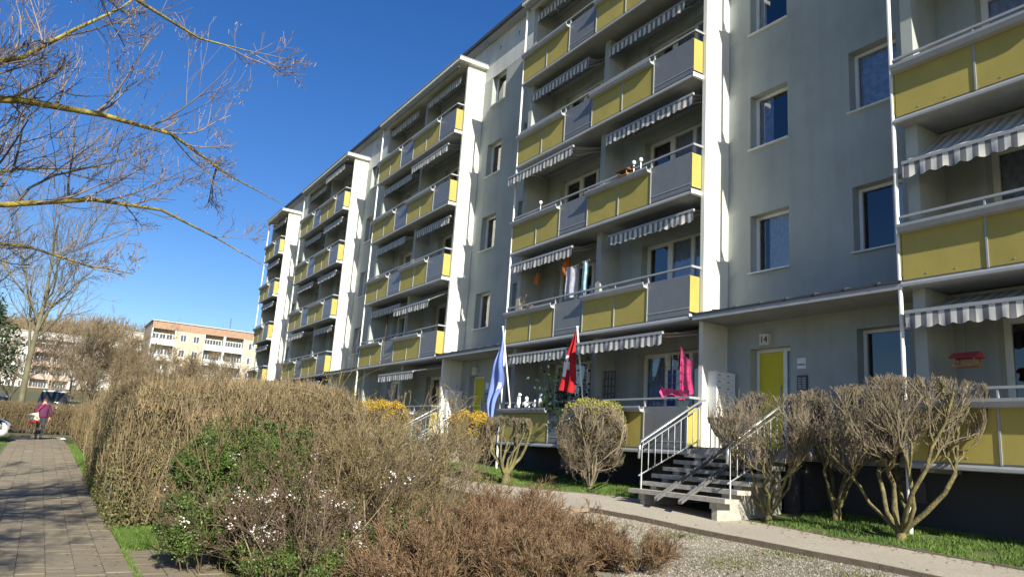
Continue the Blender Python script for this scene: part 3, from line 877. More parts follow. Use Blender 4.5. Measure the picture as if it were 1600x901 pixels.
# ------------------------------------------------------------------ vegetation helpers
def unit(v):
    return v/np.maximum(np.linalg.norm(v, axis=-1, keepdims=True), 1e-9)
def tubes(P, R, sides=3):
    T, n, _ = P.shape
    t = np.empty_like(P)
    t[:, 1:-1] = P[:, 2:]-P[:, :-2]
    t[:, 0] = P[:, 1]-P[:, 0]
    t[:, -1] = P[:, -1]-P[:, -2]
    t = unit(t)
    ref = np.where(np.abs(t[:, :1, 2:3]) > .9, np.array([[[1., 0, 0]]]), np.array([[[0, 0, 1.]]]))
    a = unit(np.cross(t, np.broadcast_to(ref, t.shape)))
    b = np.cross(t, a)
    q = np.arange(sides)*2*math.pi/sides
    V = P[:, :, None]+R[:, :, None, None]*(np.cos(q)[None, None, :, None]*a[:, :, None]+np.sin(q)[None, None, :, None]*b[:, :, None])
    i = np.arange(n-1)[:, None]*sides
    j = np.arange(sides)[None]
    j2 = (j+1) % sides
    F = np.stack([i+j, i+j2, i+sides+j2, i+sides+j], -1).reshape(-1, 4)
    F = F[None]+(np.arange(T)*n*sides)[:, None, None]
    return V.reshape(-1, 3), F.reshape(-1, 4)
class Veg:
    def __init__(s):
        s.V, s.F, s.o = [], [], 0
    def tubes(s, P, R, sides=3):
        V, F = tubes(P, R, sides)
        s.V.append(V)
        s.F.append(F+s.o)
        s.o += len(V)
        return s
    def mesh(s, name, mat):
        return mesh_np(name, np.concatenate(s.V), np.concatenate(s.F), mat, True)
def kids(P, R, K, g, t0=.25, t1=1., lf=(.4, .7), ang=(.5, 1.), up=.2, n=4, rf=.6, jit=.15, curve=.0, tip=.35, lmin=.05):
    T, n0, _ = P.shape
    idx = np.repeat(np.arange(T), K)
    t = g.uniform(t0, t1, T*K)*(n0-1)
    i = np.minimum(t.astype(int), n0-2)
    fr = (t-i)[:, None]
    base = P[idx, i]*(1-fr)+P[idx, i+1]*fr
    tan = unit(P[idx, i+1]-P[idx, i])
    rad = (R[idx, i]*(1-fr[:, 0])+R[idx, i+1]*fr[:, 0])
    L = np.linalg.norm(np.diff(P, axis=1), axis=2).sum(1)[idx]
    v = g.normal(size=(T*K, 3))
    perp = unit(v-(v*tan).sum(1, keepdims=True)*tan)
    a = g.uniform(*ang, T*K)[:, None]
    d = np.cos(a)*tan+np.sin(a)*perp
    d[:, 2] += up
    d = unit(d)
    ln = np.maximum(L*g.uniform(*lf, T*K)*(1.1-.5*t/(n0-1)), lmin)
    return branch(base, d, ln, rad*rf, g, n, jit, curve, tip)
def branch(base, d, ln, r0, g, n=4, jit=.15, curve=0., tip=.35):
    s = np.linspace(0, 1, n)
    side = g.normal(size=base.shape)*jit
    side2 = g.normal(size=base.shape)*jit*.5
    up = np.zeros_like(base)
    up[:, 2] = curve
    Q = base[:, None]+ln[:, None, None]*(d[:, None]*s[None, :, None]+(side+up)[:, None]*(s**2)[None, :, None]+side2[:, None]*np.sin(s*5)[None, :, None]*.5)
    R = r0[:, None]*(1-(1-tip)*s[None])
    return Q, R
def leaves(C, size, g, flat=.4, aspect=.55):
    n = len(C)
    nrm = unit(g.normal(size=(n, 3))+np.array([0, -.2, flat]))
    v = g.normal(size=(n, 3))
    a = unit(v-(v*nrm).sum(1, keepdims=True)*nrm)
    b = np.cross(nrm, a)
    s = size*g.uniform(.6, 1.3, (n, 1))
    V = np.stack([C-a*s, C+b*s*aspect, C+a*s, C-b*s*aspect], 1)
    return V.reshape(-1, 3), np.arange(4*n).reshape(-1, 4)
twig_tan = M('twig_tan', (.205, .155, .088), rough=.9, var=.25, scale=2.5, island=.6)
twig_brown = M('twig_brown', (.15, .11, .058), rough=.9, var=.2, scale=3, island=.4)
twig_red = M('twig_red', (.135, .072, .042), rough=.9, var=.25, scale=4, island=.65, col2=(.22, .145, .082))
twig_dark = M('twig_dark', (.125, .085, .06), rough=.9, var=.2, scale=3, island=.4)
twig_grey = M('twig_grey', (.185, .15, .105), rough=.9, var=.2, scale=4, island=.5)
bark_green = M('bark_lichen', (.10, .08, .055), rough=.95, var=.4, scale=9, bump=.8, bscale=40, col2=(.22, .195, .075))
bark_lime = M('bark_yellow_lichen', (.12, .095, .055), rough=.95, var=.45, scale=6, bump=.8, bscale=40, col2=(.40, .33, .07))
twig_air = M('twig_silver', (.19, .155, .13), rough=.8, var=.25, scale=3, island=.45)
catkin = M('catkin', (.33, .26, .22), rough=.9, var=.2, island=.4)
leaf_green = M('leaf_green', (.045, .088, .018), rough=.5, var=.3, scale=3, island=.5, col2=(.085, .135, .026))
leaf_olive = M('leaf_olive', (.10, .11, .035), rough=.7, var=.3, scale=3, island=.5, col2=(.16, .15, .05))
leaf_dark = M('leaf_dark', (.022, .045, .016), rough=.5, var=.3, scale=3, island=.5)
leaf_dry = M('leaf_dry', (.26, .17, .09), rough=.9, var=.3, scale=3, island=.4)
forsy = M('forsythia_flower', (.46, .30, .02), rough=.7, var=.15, scale=4, island=.3)
blossom = M('white_blossom', (.66, .60, .58), rough=.7, var=.05, scale=4, island=.12)
lime_leaf = M('lime_bud', (.30, .30, .04), rough=.7, var=.25, scale=4, island=.4)

# ------------------------------------------------------------------ clipped hedges
def hedge(label, x0, x1, y0, y1, h, dens, seed, mat=twig_tan, green=.0, rnd=.35, face=('f', 'l', 't', 'r'), core=twig_brown, back=False):
    g = np.random.default_rng(seed)
    cx, cy = (x0+x1)/2, (y0+y1)/2
    zg = Hf(cx, cy)
    hd = thing('hedge', label, 'hedge', (cx, cy, zg))
    lo = np.array([cx, cy, zg])
    vg = Veg()
    def inset_top(x, y):
        e = np.minimum.reduce([x-x0, x1-x, y-y0, y1-y])
        return rnd*np.clip(1-e/(rnd*1.2), 0, 1)**2
    faces = {'f': ((x1-x0)*h, 'f'), 'b': ((x1-x0)*h, 'b'), 'l': ((y1-y0)*h, 'l'), 'r': ((y1-y0)*h, 'r'), 't': ((x1-x0)*(y1-y0), 't')}
    for fc in face:
        n = int(faces[fc][0]*dens*(1.0 if fc in 'ft' else .6))
        u, v = g.uniform(0, 1, n), g.uniform(0, 1, n)
        dep = g.uniform(0, 1, n)**1.3*.34
        if fc in 'fb':
            x = x0+(x1-x0)*u
            y = (y0+dep) if fc == 'f' else (y1-dep)
            zz = h*v
            nr = np.array([0, -1 if fc == 'f' else 1, 0.])
        elif fc in 'lr':
            y = y0+(y1-y0)*u
            x = (x0+dep) if fc == 'l' else (x1-dep)
            zz = h*v
            nr = np.array([-1 if fc == 'l' else 1, 0, 0.])
        else:
            x = x0+(x1-x0)*u
            y = y0+(y1-y0)*v
            zz = h-dep*1.2
            nr = np.array([0, 0, 1.])
        bump = .07*np.sin(x*3.1+1.3)*np.sin(y*2.3)+.05*np.sin(zz*5+x*4)
        d = unit(nr[None]*(.22 if fc != 'l' else .05)+np.array([0, 0, 1.])+g.normal(0, .26, (n, 3)))
        ln = g.uniform(.2, .6, n)
        top = h-inset_top(x, y)+.05*np.sin(x*5.3)*np.sin(y*4.1)+g.normal(0, .03, n)+np.where(g.uniform(0, 1, n) < .03, .1, 0)
        zst = np.minimum(zz, top-.1)
        ln = np.minimum(ln, np.maximum((top-zst)/np.maximum(d[:, 2], .3), .06))
        base = np.stack([x+nr[0]*bump, y+nr[1]*bump, H(x, y)+zst], -1)
        Q, R = branch(base, d, ln, g.uniform(.0035, .0085, n)*(1 if y0 < 15 else 1.7), g, 3, .12)
        Q[..., 0] = np.clip(Q[..., 0], x0-.03+.05*np.sin(Q[..., 1]*3), x1+.06)
        Q[..., 1] = np.clip(Q[..., 1], y0-.04+.05*np.sin(Q[..., 0]*4), y1+.06)
        vg.tubes(Q-lo, R)
    obj('twigs', vg.mesh('twigs', mat), hd)
    # stems reaching down to the ground just inside the faces
    ns = int(((x1-x0)+(y1-y0))*16)
    u = g.uniform(0, 1, ns)
    sel = g.uniform(0, 1, ns) < (x1-x0)/((x1-x0)+(y1-y0))
    x = np.where(sel, x0+(x1-x0)*u, x0+g.uniform(.05, .35, ns))
    y = np.where(sel, y0+g.uniform(.05, .35, ns), y0+(y1-y0)*u)
    Q, R = branch(np.stack([x, y, H(x, y)-.05], -1), unit(np.array([0, 0, 1.])+g.normal(0, .16, (ns, 3))), g.uniform(.8, 1.0, ns)*(h-.15), g.uniform(.006, .015, ns), g, 6, .10)
    Q[..., 0] = np.clip(Q[..., 0], x0, x1)
    Q[..., 1] = np.clip(Q[..., 1], y0, y1)
    obj('stems', Veg().tubes(Q-lo, R, 4).mesh('stems', twig_grey), hd)
    # added solid core, its dark colour stands for the shade between the twigs
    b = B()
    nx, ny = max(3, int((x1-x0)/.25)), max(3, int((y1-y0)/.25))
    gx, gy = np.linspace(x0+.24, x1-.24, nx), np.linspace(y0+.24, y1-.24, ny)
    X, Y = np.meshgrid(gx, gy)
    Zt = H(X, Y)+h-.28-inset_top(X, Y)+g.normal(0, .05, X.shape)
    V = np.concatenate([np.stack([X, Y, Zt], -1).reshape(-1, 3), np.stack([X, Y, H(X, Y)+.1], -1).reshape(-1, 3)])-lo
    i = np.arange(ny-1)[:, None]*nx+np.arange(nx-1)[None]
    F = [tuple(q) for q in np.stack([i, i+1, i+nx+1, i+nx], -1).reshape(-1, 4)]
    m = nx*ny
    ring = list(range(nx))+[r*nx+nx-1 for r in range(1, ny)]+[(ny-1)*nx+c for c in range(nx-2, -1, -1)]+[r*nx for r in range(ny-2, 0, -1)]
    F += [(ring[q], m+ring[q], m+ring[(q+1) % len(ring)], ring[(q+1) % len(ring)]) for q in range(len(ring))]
    obj('dark_core', mesh_np('dark_core', V, F, M('hedge_core_dark', (.055, .045, .026), rough=1, var=.5, scale=18, bump=1, bscale=30)), hd)
    nl = int(green*((x1-x0)*h+(y1-y0)*h*.6))
    if nl:
        sel = g.uniform(0, 1, nl) < .55
        x = np.where(sel, g.uniform(x0, x1, nl), x0+g.uniform(-.04, .15, nl))
        y = np.where(sel, y0+g.uniform(-.04, .15, nl), g.uniform(y0, y1, nl))
        zc = h*g.beta(1.1, 2.6, nl)
        Vl, Fl = leaves(np.stack([x, y, H(x, y)+zc], -1)-lo, .022, g)
        obj('foliage', mesh_np('foliage', Vl, Fl, leaf_olive), hd)
    return hd
hedge('tall clipped bare twig hedge beside the brick walk, nearest the camera', 1.0, 4.25, 11.15, 18.2, 2.02, 640, 11, green=1500, rnd=.42)
hedge('lower clipped hedge along the brick walk, beyond the tall one', 1.28, 3.2, 19.6, 37.5, 1.55, 300, 12, mat=twig_brown, green=320)
hedge('low brown hedge running across the end of the brick walk behind the person', -9.0, 6.0, 42.2, 43.6, 1.4, 300, 13, mat=twig_brown, green=60)

# ------------------------------------------------------------------ cup-shaped clipped shrubs on the lawn
def cup_shrub(name, label, x, y, rx, h, seed, stems=8, lean=.75, k=(6, 6, 5), mat=twig_grey, bark=bark_green, r0=.035, fork=.25, egg=False, buds=None, nbuds=0, top=.05, tmin=.0039, zb0=None, cat='shrub'):
    g = np.random.default_rng(seed)
    zg = Hf(x, y) if zb0 is None else zb0
    t = thing(name, label, cat, (x, y, zg))
    a = np.arange(stems)*2*math.pi/stems+g.uniform(-.35, .35, stems)
    out = g.uniform(.45, 1., stems)*lean
    d = unit(np.stack([np.cos(a)*out, np.sin(a)*out, np.ones(stems)], -1))
    base = np.stack([np.cos(a)*.05, np.sin(a)*.05, np.full(stems, fork*.6)], -1)
    ln = g.uniform(.6, .85, stems)*h
    def fit(P):
        r = np.hypot(P[..., 0], P[..., 1])
        zr = np.clip(P[..., 2]/h, 0, 1.2)
        if egg:
            lim = rx*np.sqrt(np.clip(1-((zr-.56)/.60)**2, .06, 1))
        else:
            lim = rx*np.interp(zr, [0, .2, .45, .75, .95, 1.2], [.12, .32, .74, .98, 1.0, .93])
        s = np.where(r > lim, (lim+(r-lim)*.12)/np.maximum(r, 1e-6), 1)
        P[..., 0] *= s
        P[..., 1] *= s
        tip, b0 = P[:, -1], P[:, :1]
        zt = h-(.05 if not egg else .30)*(np.hypot(tip[:, 0], tip[:, 1])/rx)**2.5+g.normal(0, top*.5, len(P))
        zm = P[..., 2].max(1)
        f = np.where(zm > zt, np.clip((zt-b0[:, 0, 2])/np.maximum(zm-b0[:, 0, 2], 1e-3), .03, 1), 1)
        P = b0+(P-b0)*f[:, None, None]
        return P
    P0, R0 = branch(base, d, ln, g.uniform(.7, 1.15, stems)*r0, g, 7, .20, .18, .42)
    P0[:, 2:-1] += g.normal(0, .035*h/2, P0[:, 2:-1].shape)
    P0 = fit(P0)
    P1, R1 = kids(P0, R0, k[0], g, .12 if egg else .48, .97, (.3, .55), (.4, 1.1 if not egg else 1.2), .05 if egg else .35, 6, .62, .2, .10)
    P1[:, 1:-1] += g.normal(0, .015, P1[:, 1:-1].shape)
    P1 = fit(P1)
    P2, R2 = kids(P1, R1, k[1], g, .25, 1., (.4, .75), (.3, .95), .15 if egg else .55, 5, .62, .18, .12, .5)
    P2[:, 1:-1] += g.normal(0, .01, P2[:, 1:-1].shape)
    P2 = fit(P2)
    P3, R3 = kids(P2, R2, k[2], g, .2, 1., (.4, .8), (.25, .9), .2 if egg else .55, 3, .7, .14, .1, .6, lmin=.08)
    P3 = fit(P3)
    tr = Veg()
    trunk = np.array([[(0, 0, -.06), (.01, .0, fork*.4), (.0, .01, fork*.95)]])
    tr.tubes(trunk, np.array([[r0*2.3, r0*1.9, r0*1.6]]), 8)
    tr.tubes(P0, R0, 6).tubes(P1, np.maximum(R1, tmin*1.6), 5)
    obj('trunk', tr.mesh('trunk', bark), t)
    obj('twigs', Veg().tubes(P2, np.maximum(R2, tmin*1.15), 4).tubes(P3, np.maximum(R3, tmin*.85), 3).mesh('twigs', mat), t)
    if buds is not None:
        tips = P3[:, -1]
        w = np.exp((tips[:, 2]-h)/(h*.12))
        idx = g.choice(len(tips), nbuds, p=w/w.sum())
        V, F = leaves(tips[idx]+g.normal(0, .03, (nbuds, 3)), .018, g)
        obj('blossom', mesh_np('blossom', V, F, buds), t)
    return t
cup_shrub('clipped_shrub', 'flat topped clipped shrub next to the stairs, nearest their handrail', 10.62, 8.82, 1.0, 2.2, 21, 9, 1.1, (8, 8, 7), r0=.030)
cup_shrub('clipped_shrub', 'middle flat topped clipped shrub, standing closest to the building wall', 11.45, 8.12, .95, 2.15, 22, 6, 1.2, (9, 9, 6), r0=.038, fork=.35)
cup_shrub('clipped_shrub', 'widest flat topped clipped shrub with thick forked mossy limbs, farthest from the stairs', 10.95, 6.72, 1.2, 2.3, 23, 8, 1.25, (9, 9, 6), r0=.04, fork=.22)
cup_shrub('round_shrub', 'dense rounded bare shrub with yellow green tips in front of the balcony', 10.72, 13.82, .78, 1.98, 24, 18, .6, (8, 8, 5), bark=twig_grey, r0=.02, fork=.12, egg=True, buds=lime_leaf, nbuds=2600)
cup_shrub('pruned_shrub', 'small hard pruned shrub with thick stump below the blue flag', 9.5, 15.46, .52, 1.55, 25, 8, .7, (6, 6, 4), bark=bark_green, r0=.045, fork=.4)
cup_shrub('forsythia_bush', 'yellow topped forsythia bush nearer the small pruned shrub', 9.05, 16.5, .62, 1.62, 26, 13, .5, (6, 6, 4), mat=twig_tan, bark=twig_tan, r0=.016, fork=.1, egg=True, buds=forsy, nbuds=5200)
cup_shrub('forsythia_bush', 'yellow topped forsythia bush showing behind the end of the tall hedge', 7.45, 18.4, .8, 1.8, 27, 13, .5, (6, 6, 4), mat=twig_tan, bark=twig_tan, r0=.016, fork=.1, egg=True, buds=forsy, nbuds=5600)

# ------------------------------------------------------------------ loose shrubs in the foreground bed
def loose_shrub(name, label, x, y, r, h, seed, stems, mats, k=(5, 5, 4), rad=.008, lean=.6, curve=0., leaf=None, nleaf=0, lsize=.02, flower=None, nflower=0, fsize=.016, stretch=(1, 1), low=.0):
    g = np.random.default_rng(seed)
    t = thing(name, label, 'shrub', (x, y, Hf(x, y)))
    a = g.uniform(0, 6.28, stems)
    q = np.sqrt(g.uniform(0, 1, stems))*r*.55
    base = np.stack([np.cos(a)*q*stretch[0], np.sin(a)*q*stretch[1], np.full(stems, -.03)], -1)
    base[:, 2] = H(base[:, 0]+x, base[:, 1]+y)-Hf(x, y)-.03
    o = g.uniform(.1, 1, stems)*lean
    d = unit(np.stack([np.cos(a)*o*stretch[0], np.sin(a)*o*stretch[1], np.ones(stems)], -1)+g.normal(0, .12, (stems, 3)))
    P0, R0 = branch(base, d, g.uniform(.55, 1.0, stems)*h, g.uniform(.6, 1.2, stems)*rad, g, 6, .15, curve, .35)
    P1, R1 = kids(P0, R0, k[0], g, .2, 1., (.3, .6), (.3, .85), .25, 4, .6, .14, .05)
    P2, R2 = kids(P1, R1, k[1], g, .1, 1., (.4, .8), (.3, .9), .2, 3, .65, .14, lmin=.06)
    vs = Veg().tubes(P0, np.maximum(R0, .003), 5)
    obj('stems', vs.mesh('stems', mats[0]), t)
    vt = Veg().tubes(P1, np.maximum(R1, .0034)).tubes(P2, np.maximum(R2, .0027))
    tips = [P2.reshape(-1, 3)]
    if k[2]:
        P3, R3 = kids(P2, R2, k[2], g, .1, 1., (.5, .9), (.3, 1.), .15, 3, .7, .14, lmin=.05)
        vt.tubes(P3, np.maximum(R3, .0022))
        tips.append(P3.reshape(-1, 3))
    obj('twigs', vt.mesh('twigs', mats[1]), t)
    tips = np.concatenate(tips)
    if leaf is not None and nleaf:
        w = np.exp(-low*np.maximum(tips[:, 2], 0))
        c = tips[g.choice(len(tips), nleaf, p=w/w.sum())]+g.normal(0, .025, (nleaf, 3))
        c[:, 2] = np.maximum(c[:, 2], .02)
        if nleaf > 15000:
            q = np.sqrt((c[:, 0]/r)**2+(c[:, 1]/r)**2+((c[:, 2]-h*.35)/(h*.65))**2)
            c = c*np.where(q > 1, (1+(q-1)*.15)/np.maximum(q, 1e-6), 1)[:, None]+np.array([0, 0, h*.35])*np.where(q > 1, 1-(1+(q-1)*.15)/np.maximum(q, 1e-6), 0)[:, None]
        V, F = leaves(c, lsize, g)
        obj('foliage', mesh_np('foliage', V, F, leaf), t)
    if flower is not None:
        cl = tips[g.choice(len(tips), max(6, nflower//14))]
        c = cl[g.integers(0, len(cl), nflower)]+g.normal(0, .028, (nflower, 3))
        V, F = leaves(c, fsize, g, aspect=.9)
        obj('blossom', mesh_np('blossom', V, F, flower), t)
    return t
loose_shrub('evergreen_shrub', 'bushy evergreen shrub with small dark leaves in front of the tall hedge', 2.15, 9.15, .85, 1.5, 31, 44, (twig_brown, twig_brown), (6, 5, 0), .008, .5, leaf=leaf_green, nleaf=60000, lsize=.0135)
loose_shrub('evergreen_shrub', 'low leafy evergreen at the corner of the brick branch path', 1.72, 8.4, .6, .8, 32, 26, (twig_brown, twig_brown), (5, 4, 0), .006, .7, leaf=leaf_green, nleaf=26000, lsize=.0135)
loose_shrub('flowering_shrub', 'dark twigged shrub with clusters of white blossom and a pale trunk', 2.4, 7.85, .8, 1.0, 33, 22, (twig_grey, twig_dark), (7, 6, 3), .010, .75, flower=blossom, nflower=1000, fsize=.0105, leaf=leaf_olive, nleaf=1500, lsize=.013)
loose_shrub('bare_shrub', 'spreading bare shrub of fine reddish twigs beside the white blossom', 3.2, 8.7, .75, 1.4, 34, 26, (twig_grey, twig_brown), (6, 5, 2), .009, .55, leaf=leaf_olive, nleaf=3500, lsize=.014)
loose_shrub('bare_shrub', 'tangled bare shrub of tan twigs in the middle of the bed', 3.6, 9.2, .8, 1.55, 38, 24, (twig_grey, twig_tan), (6, 5, 2), .010, .5, leaf=leaf_olive, nleaf=2200, lsize=.015)
loose_shrub('bare_shrub', 'tall bare shrub of upright tan stems before the forsythia', 4.45, 9.75, .8, 1.6, 35, 22, (bark_green, twig_tan), (6, 5, 2), .011, .42, leaf=leaf_olive, nleaf=2200, lsize=.016)
loose_shrub('bare_shrub', 'thin bare shrub with pale grey stems at the footpath corner', 5.35, 10.35, .7, 1.4, 36, 14, (bark_green, twig_grey), (6, 5, 2), .012, .40)
loose_shrub('ground_ivy', 'low creeping growth at the foot of the blossom shrub', 2.45, 7.7, .9, .34, 39, 50, (twig_brown, twig_brown), (5, 4, 0), .004, 1.0, leaf=leaf_green, nleaf=9000, lsize=.014, stretch=(1.2, 1.2))
loose_shrub('ground_ivy', 'low green growth under the bare shrubs in the bed', 3.5, 8.0, 1.2, .5, 37, 40, (twig_brown, twig_brown), (5, 4, 0), .004, .9, leaf=leaf_green, nleaf=7000, lsize=.016, stretch=(1.3, .8))
for q, (x, y, r, h, lb) in enumerate([
        (3.75, 7.15, .75, .58, 'rusty brown low shrub mound under the blossom shrub'),
        (4.75, 7.5, .85, .55, 'rusty brown low shrub mound in the middle of the bed'),
        (5.25, 8.4, .75, .62, 'rusty brown low shrub mound nearest the footpath corner'),
        (4.4, 6.5, .8, .46, 'rusty brown low shrub mound at the near edge of the picture'),
        (5.3, 6.95, .6, .36, 'rusty brown low shrub mound reaching out over the gravel'),
        (3.1, 6.75, .7, .42, 'small rusty brown shrub mound in the nearest corner of the bed'),
        (5.75, 6.6, .6, .34, 'thin rusty brown shrub mound farthest out on the gravel'),
        (5.8, 7.65, .55, .4, 'rusty brown low shrub mound at the edge of the gravel bed'),
        (5.9, 9.4, .6, .5, 'rusty brown low shrub mound between bare shrubs and gravel')]):
    loose_shrub('spiraea_mound', lb, x, y, r, h*1.08, 50+q, 62, (twig_tan if q % 2 else twig_red, twig_red), (5, 5, 2), .0042, 1.1, leaf=(leaf_dry if q % 3 else leaf_olive), nleaf=1100, lsize=.009)

# ------------------------------------------------------------------ trees
def tree_obj(name, label, loc, trunk_me, crown_me, extra=None, group=None, rz=0., s=1.):
    t = thing(name, label, 'tree', loc, group, rz)
    t.scale = (s, s, s)
    obj('trunk', trunk_me, t)
    obj('crown', crown_me, t)
    for nm, me in (extra or []):
        obj(nm, me, t)
    return t
# overhanging tree whose trunk stands outside the frame
g = np.random.default_rng(77)
TX, TY = -3.3, 6.6
tz = Hf(TX, TY)
def poly(pts, r0, r1, n=9):
    p = np.array(pts, float)
    s = np.concatenate([[0], np.cumsum(np.linalg.norm(np.diff(p, axis=0), axis=1))])
    t = np.linspace(0, s[-1], n)
    q = np.stack([np.interp(t, s, p[:, i]) for i in range(3)], -1)
    q[1:-1] += g.normal(0, .02, (n-2, 3))
    return q, np.linspace(r0, r1, n)
limbs = [
    ([(TX, TY, 3.0), (-2.2, 7.2, 3.9), (-.75, 7.8, 4.32), (-.13, 8.2, 4.64), (.40, 8.5, 4.75), (.89, 8.8, 4.80), (1.38, 9.1, 4.65), (2.19, 9.5, 4.50)], .066, .004),
    ([(TX, TY, 2.4), (-2.0, 7.7, 3.1), (-.65, 8.5, 3.59), (-.20, 8.7, 3.77), (.32, 9.0, 3.99), (.68, 9.2, 4.04), (1.18, 9.5, 4.0), (1.62, 9.8, 3.95), (2.3, 10.2, 3.78)], .056, .004),
    ([(TX, TY, 4.4), (-2.0, 6.6, 5.3), (-.9, 6.7, 5.45), (-.21, 6.8, 5.35), (.13, 7.0, 5.29), (.45, 7.2, 5.30), (.83, 7.4, 5.28), (1.28, 7.6, 5.45)], .05, .005),
    ([(TX, TY, 3.4), (-1.9, 7.2, 4.0), (-.78, 7.5, 4.5), (-.3, 7.8, 5.2), (.04, 8.0, 5.7), (.3, 8.2, 6.2)], .05, .006),
    ([(TX, TY, 2.2), (-1.9, 7.5, 2.9), (-.56, 8.2, 3.11), (.07, 8.6, 3.18), (.43, 8.8, 3.14), (.62, 9.0, 3.2)], .04, .005),
    ([(TX, TY, 2.8), (-1.8, 8.6, 3.5), (-.75, 9.6, 4.2), (-.2, 10.2, 4.55), (.4, 10.7, 4.9)], .045, .006),
    ([(TX, TY, 3.9), (-2.6, 5.2, 5.2), (-1.6, 4.0, 6.2), (-.6, 3.0, 6.8)], .06, .008),
    ([(TX, TY, 4.2), (-2.6, 7.4, 6.0), (-1.2, 8.3, 7.0), (-.2, 8.8, 7.6)], .06, .008),
    ([(TX, TY, 3.6), (-1.9, 6.0, 5.0), (-.9, 5.4, 5.6), (.1, 4.9, 5.8)], .05, .007),
    ([(TX, TY, 3.6), (-4.6, 7.6, 5.0), (-5.6, 8.4, 6.0)], .06, .008),
    ([(TX, TY, 3.4), (-4.4, 5.2, 5.0), (-5.2, 4.0, 6.2)], .06, .008),
    ([(TX, TY, 2.6), (-2.2, 5.6, 3.9), (-1.3, 5.0, 4.6), (-.5, 4.4, 5.1)], .045, .006),
    ([(TX, TY, 4.6), (-3.2, 6.8, 6.5), (-3.0, 6.5, 8.6)], .08, .01),
    ([(TX, TY, 2.2), (-2.3, 5.6, 2.9), (-1.5, 4.6, 3.3), (-.95, 4.0, 3.6)], .10, .015),  # from here on, out-of-view limbs added for their shadow on the brick walk
    ([(TX, TY, 2.1), (-2.4, 5.2, 2.8), (-1.7, 3.8, 3.1), (-1.0, 2.8, 3.3)], .10, .015),
    ([(TX, TY, 2.4), (-2.3, 6.0, 3.0), (-1.6, 5.5, 3.4), (-1.1, 5.3, 3.8)], .09, .012),
    ([(TX, TY, 2.6), (-2.6, 4.6, 3.5), (-1.9, 2.9, 4.0), (-1.2, 1.5, 4.2)], .08, .008),
    ([(TX, TY, 2.9), (-2.9, 4.4, 4.0), (-2.3, 2.6, 4.6), (-1.7, 1.2, 5.0)], .08, .008),
    ([(TX, TY, 3.0), (-2.2, 5.3, 4.1), (-1.4, 3.6, 4.8), (-.9, 2.4, 5.0)], .09, .01),
    ([(TX, TY, 2.5), (-3.0, 4.9, 3.3), (-2.5, 3.4, 3.7), (-1.9, 2.1, 3.9)], .09, .01),
    ([(TX, TY, 3.6), (-2.8, 5.7, 4.9), (-2.1, 4.6, 5.8), (-1.4, 3.9, 6.5)], .09, .01),
    ([(TX, TY, 2.5), (-2.8, 4.2, 3.4), (-2.4, 2.4, 3.8), (-1.6, .8, 4.1)], .09, .01),
    ([(TX, TY, 3.4), (-2.5, 4.9, 4.6), (-1.7, 3.3, 5.2), (-.9, 2.0, 5.6)], .09, .01),
    ([(TX, TY, 2.3), (-2.3, 5.0, 3.0), (-1.5, 3.7, 3.5), (-.9, 2.8, 3.9)], .07, .008),
    ([(TX, TY, 3.0), (-2.7, 5.4, 4.0), (-1.9, 4.4, 4.6), (-1.0, 3.8, 5.0)], .08, .008),
    ([(TX, TY, 3.2), (-2.9, 5.2, 4.6), (-2.2, 3.9, 5.6), (-1.3, 3.2, 6.0)], .08, .008),
    ([(TX, TY, 2.7), (-2.4, 6.0, 3.4), (-1.5, 5.6, 3.9), (-.8, 5.3, 4.5)], .07, .008),
    ([(TX, TY, 3.7), (-2.3, 5.9, 5.0), (-1.5, 5.0, 5.6), (-.9, 4.2, 6.3)], .07, .008),
    ([(TX, TY, 3.1), (-3.3, 5.4, 4.2), (-2.9, 4.3, 4.8), (-2.3, 3.2, 5.2)], .07, .008),
]
PL_, RL_ = zip(*[poly(*l) for l in limbs])
P0, R0 = np.stack(PL_), np.stack(RL_)
P1, R1 = kids(P0, R0, 14, g, .28, 1., (.08, .21), (.4, 1.0), .10, 6, .5, .10, .22, lmin=.3)
P2, R2 = kids(P1, R1, 7, g, .15, 1., (.35, .65), (.4, 1.0), .12, 5, .6, .12, .22, lmin=.12)
P3, R3 = kids(P2, R2, 4, g, .2, 1., (.4, .75), (.4, 1.0), .10, 4, .65, .12, .2, lmin=.07)
o = np.array([TX, TY, tz])
trk = Veg().tubes(np.array([[(TX, TY, tz-.1), (TX+.03, TY, 1.4), (TX-.02, TY+.02, 2.6), (TX, TY, 3.8), (TX+.02, TY, 4.8)]])-o, np.array([[.24, .19, .16, .13, .09]]), 12)
trk.tubes(P0-o, R0, 7)
ot = tree_obj('alder_tree', 'bare tree with lichen yellow limbs reaching across the blue sky', tuple(o), trk.mesh('trunk', bark_lime),
              Veg().tubes(P1-o, np.maximum(R1, .005), 4).tubes(P2-o, np.maximum(R2, .0033)).tubes(P3-o, np.maximum(R3, .0026)).mesh('crown', twig_air))
tips = np.concatenate([P3[:, -1], P2[:, -1], P2[:, 3]])
nc = 4200
c = tips[g.integers(0, len(tips), nc)]+g.normal(0, .02, (nc, 3))
d = unit(np.array([0, 0, -1.])+g.normal(0, .25, (nc, 3)))
Q, R = branch(c, d, g.uniform(.03, .075, nc), g.uniform(.0025, .0048, nc), g, 3, .1, 0, .8)
obj('catkins', Veg().tubes(Q-o, R).mesh('catkins', catkin), ot)
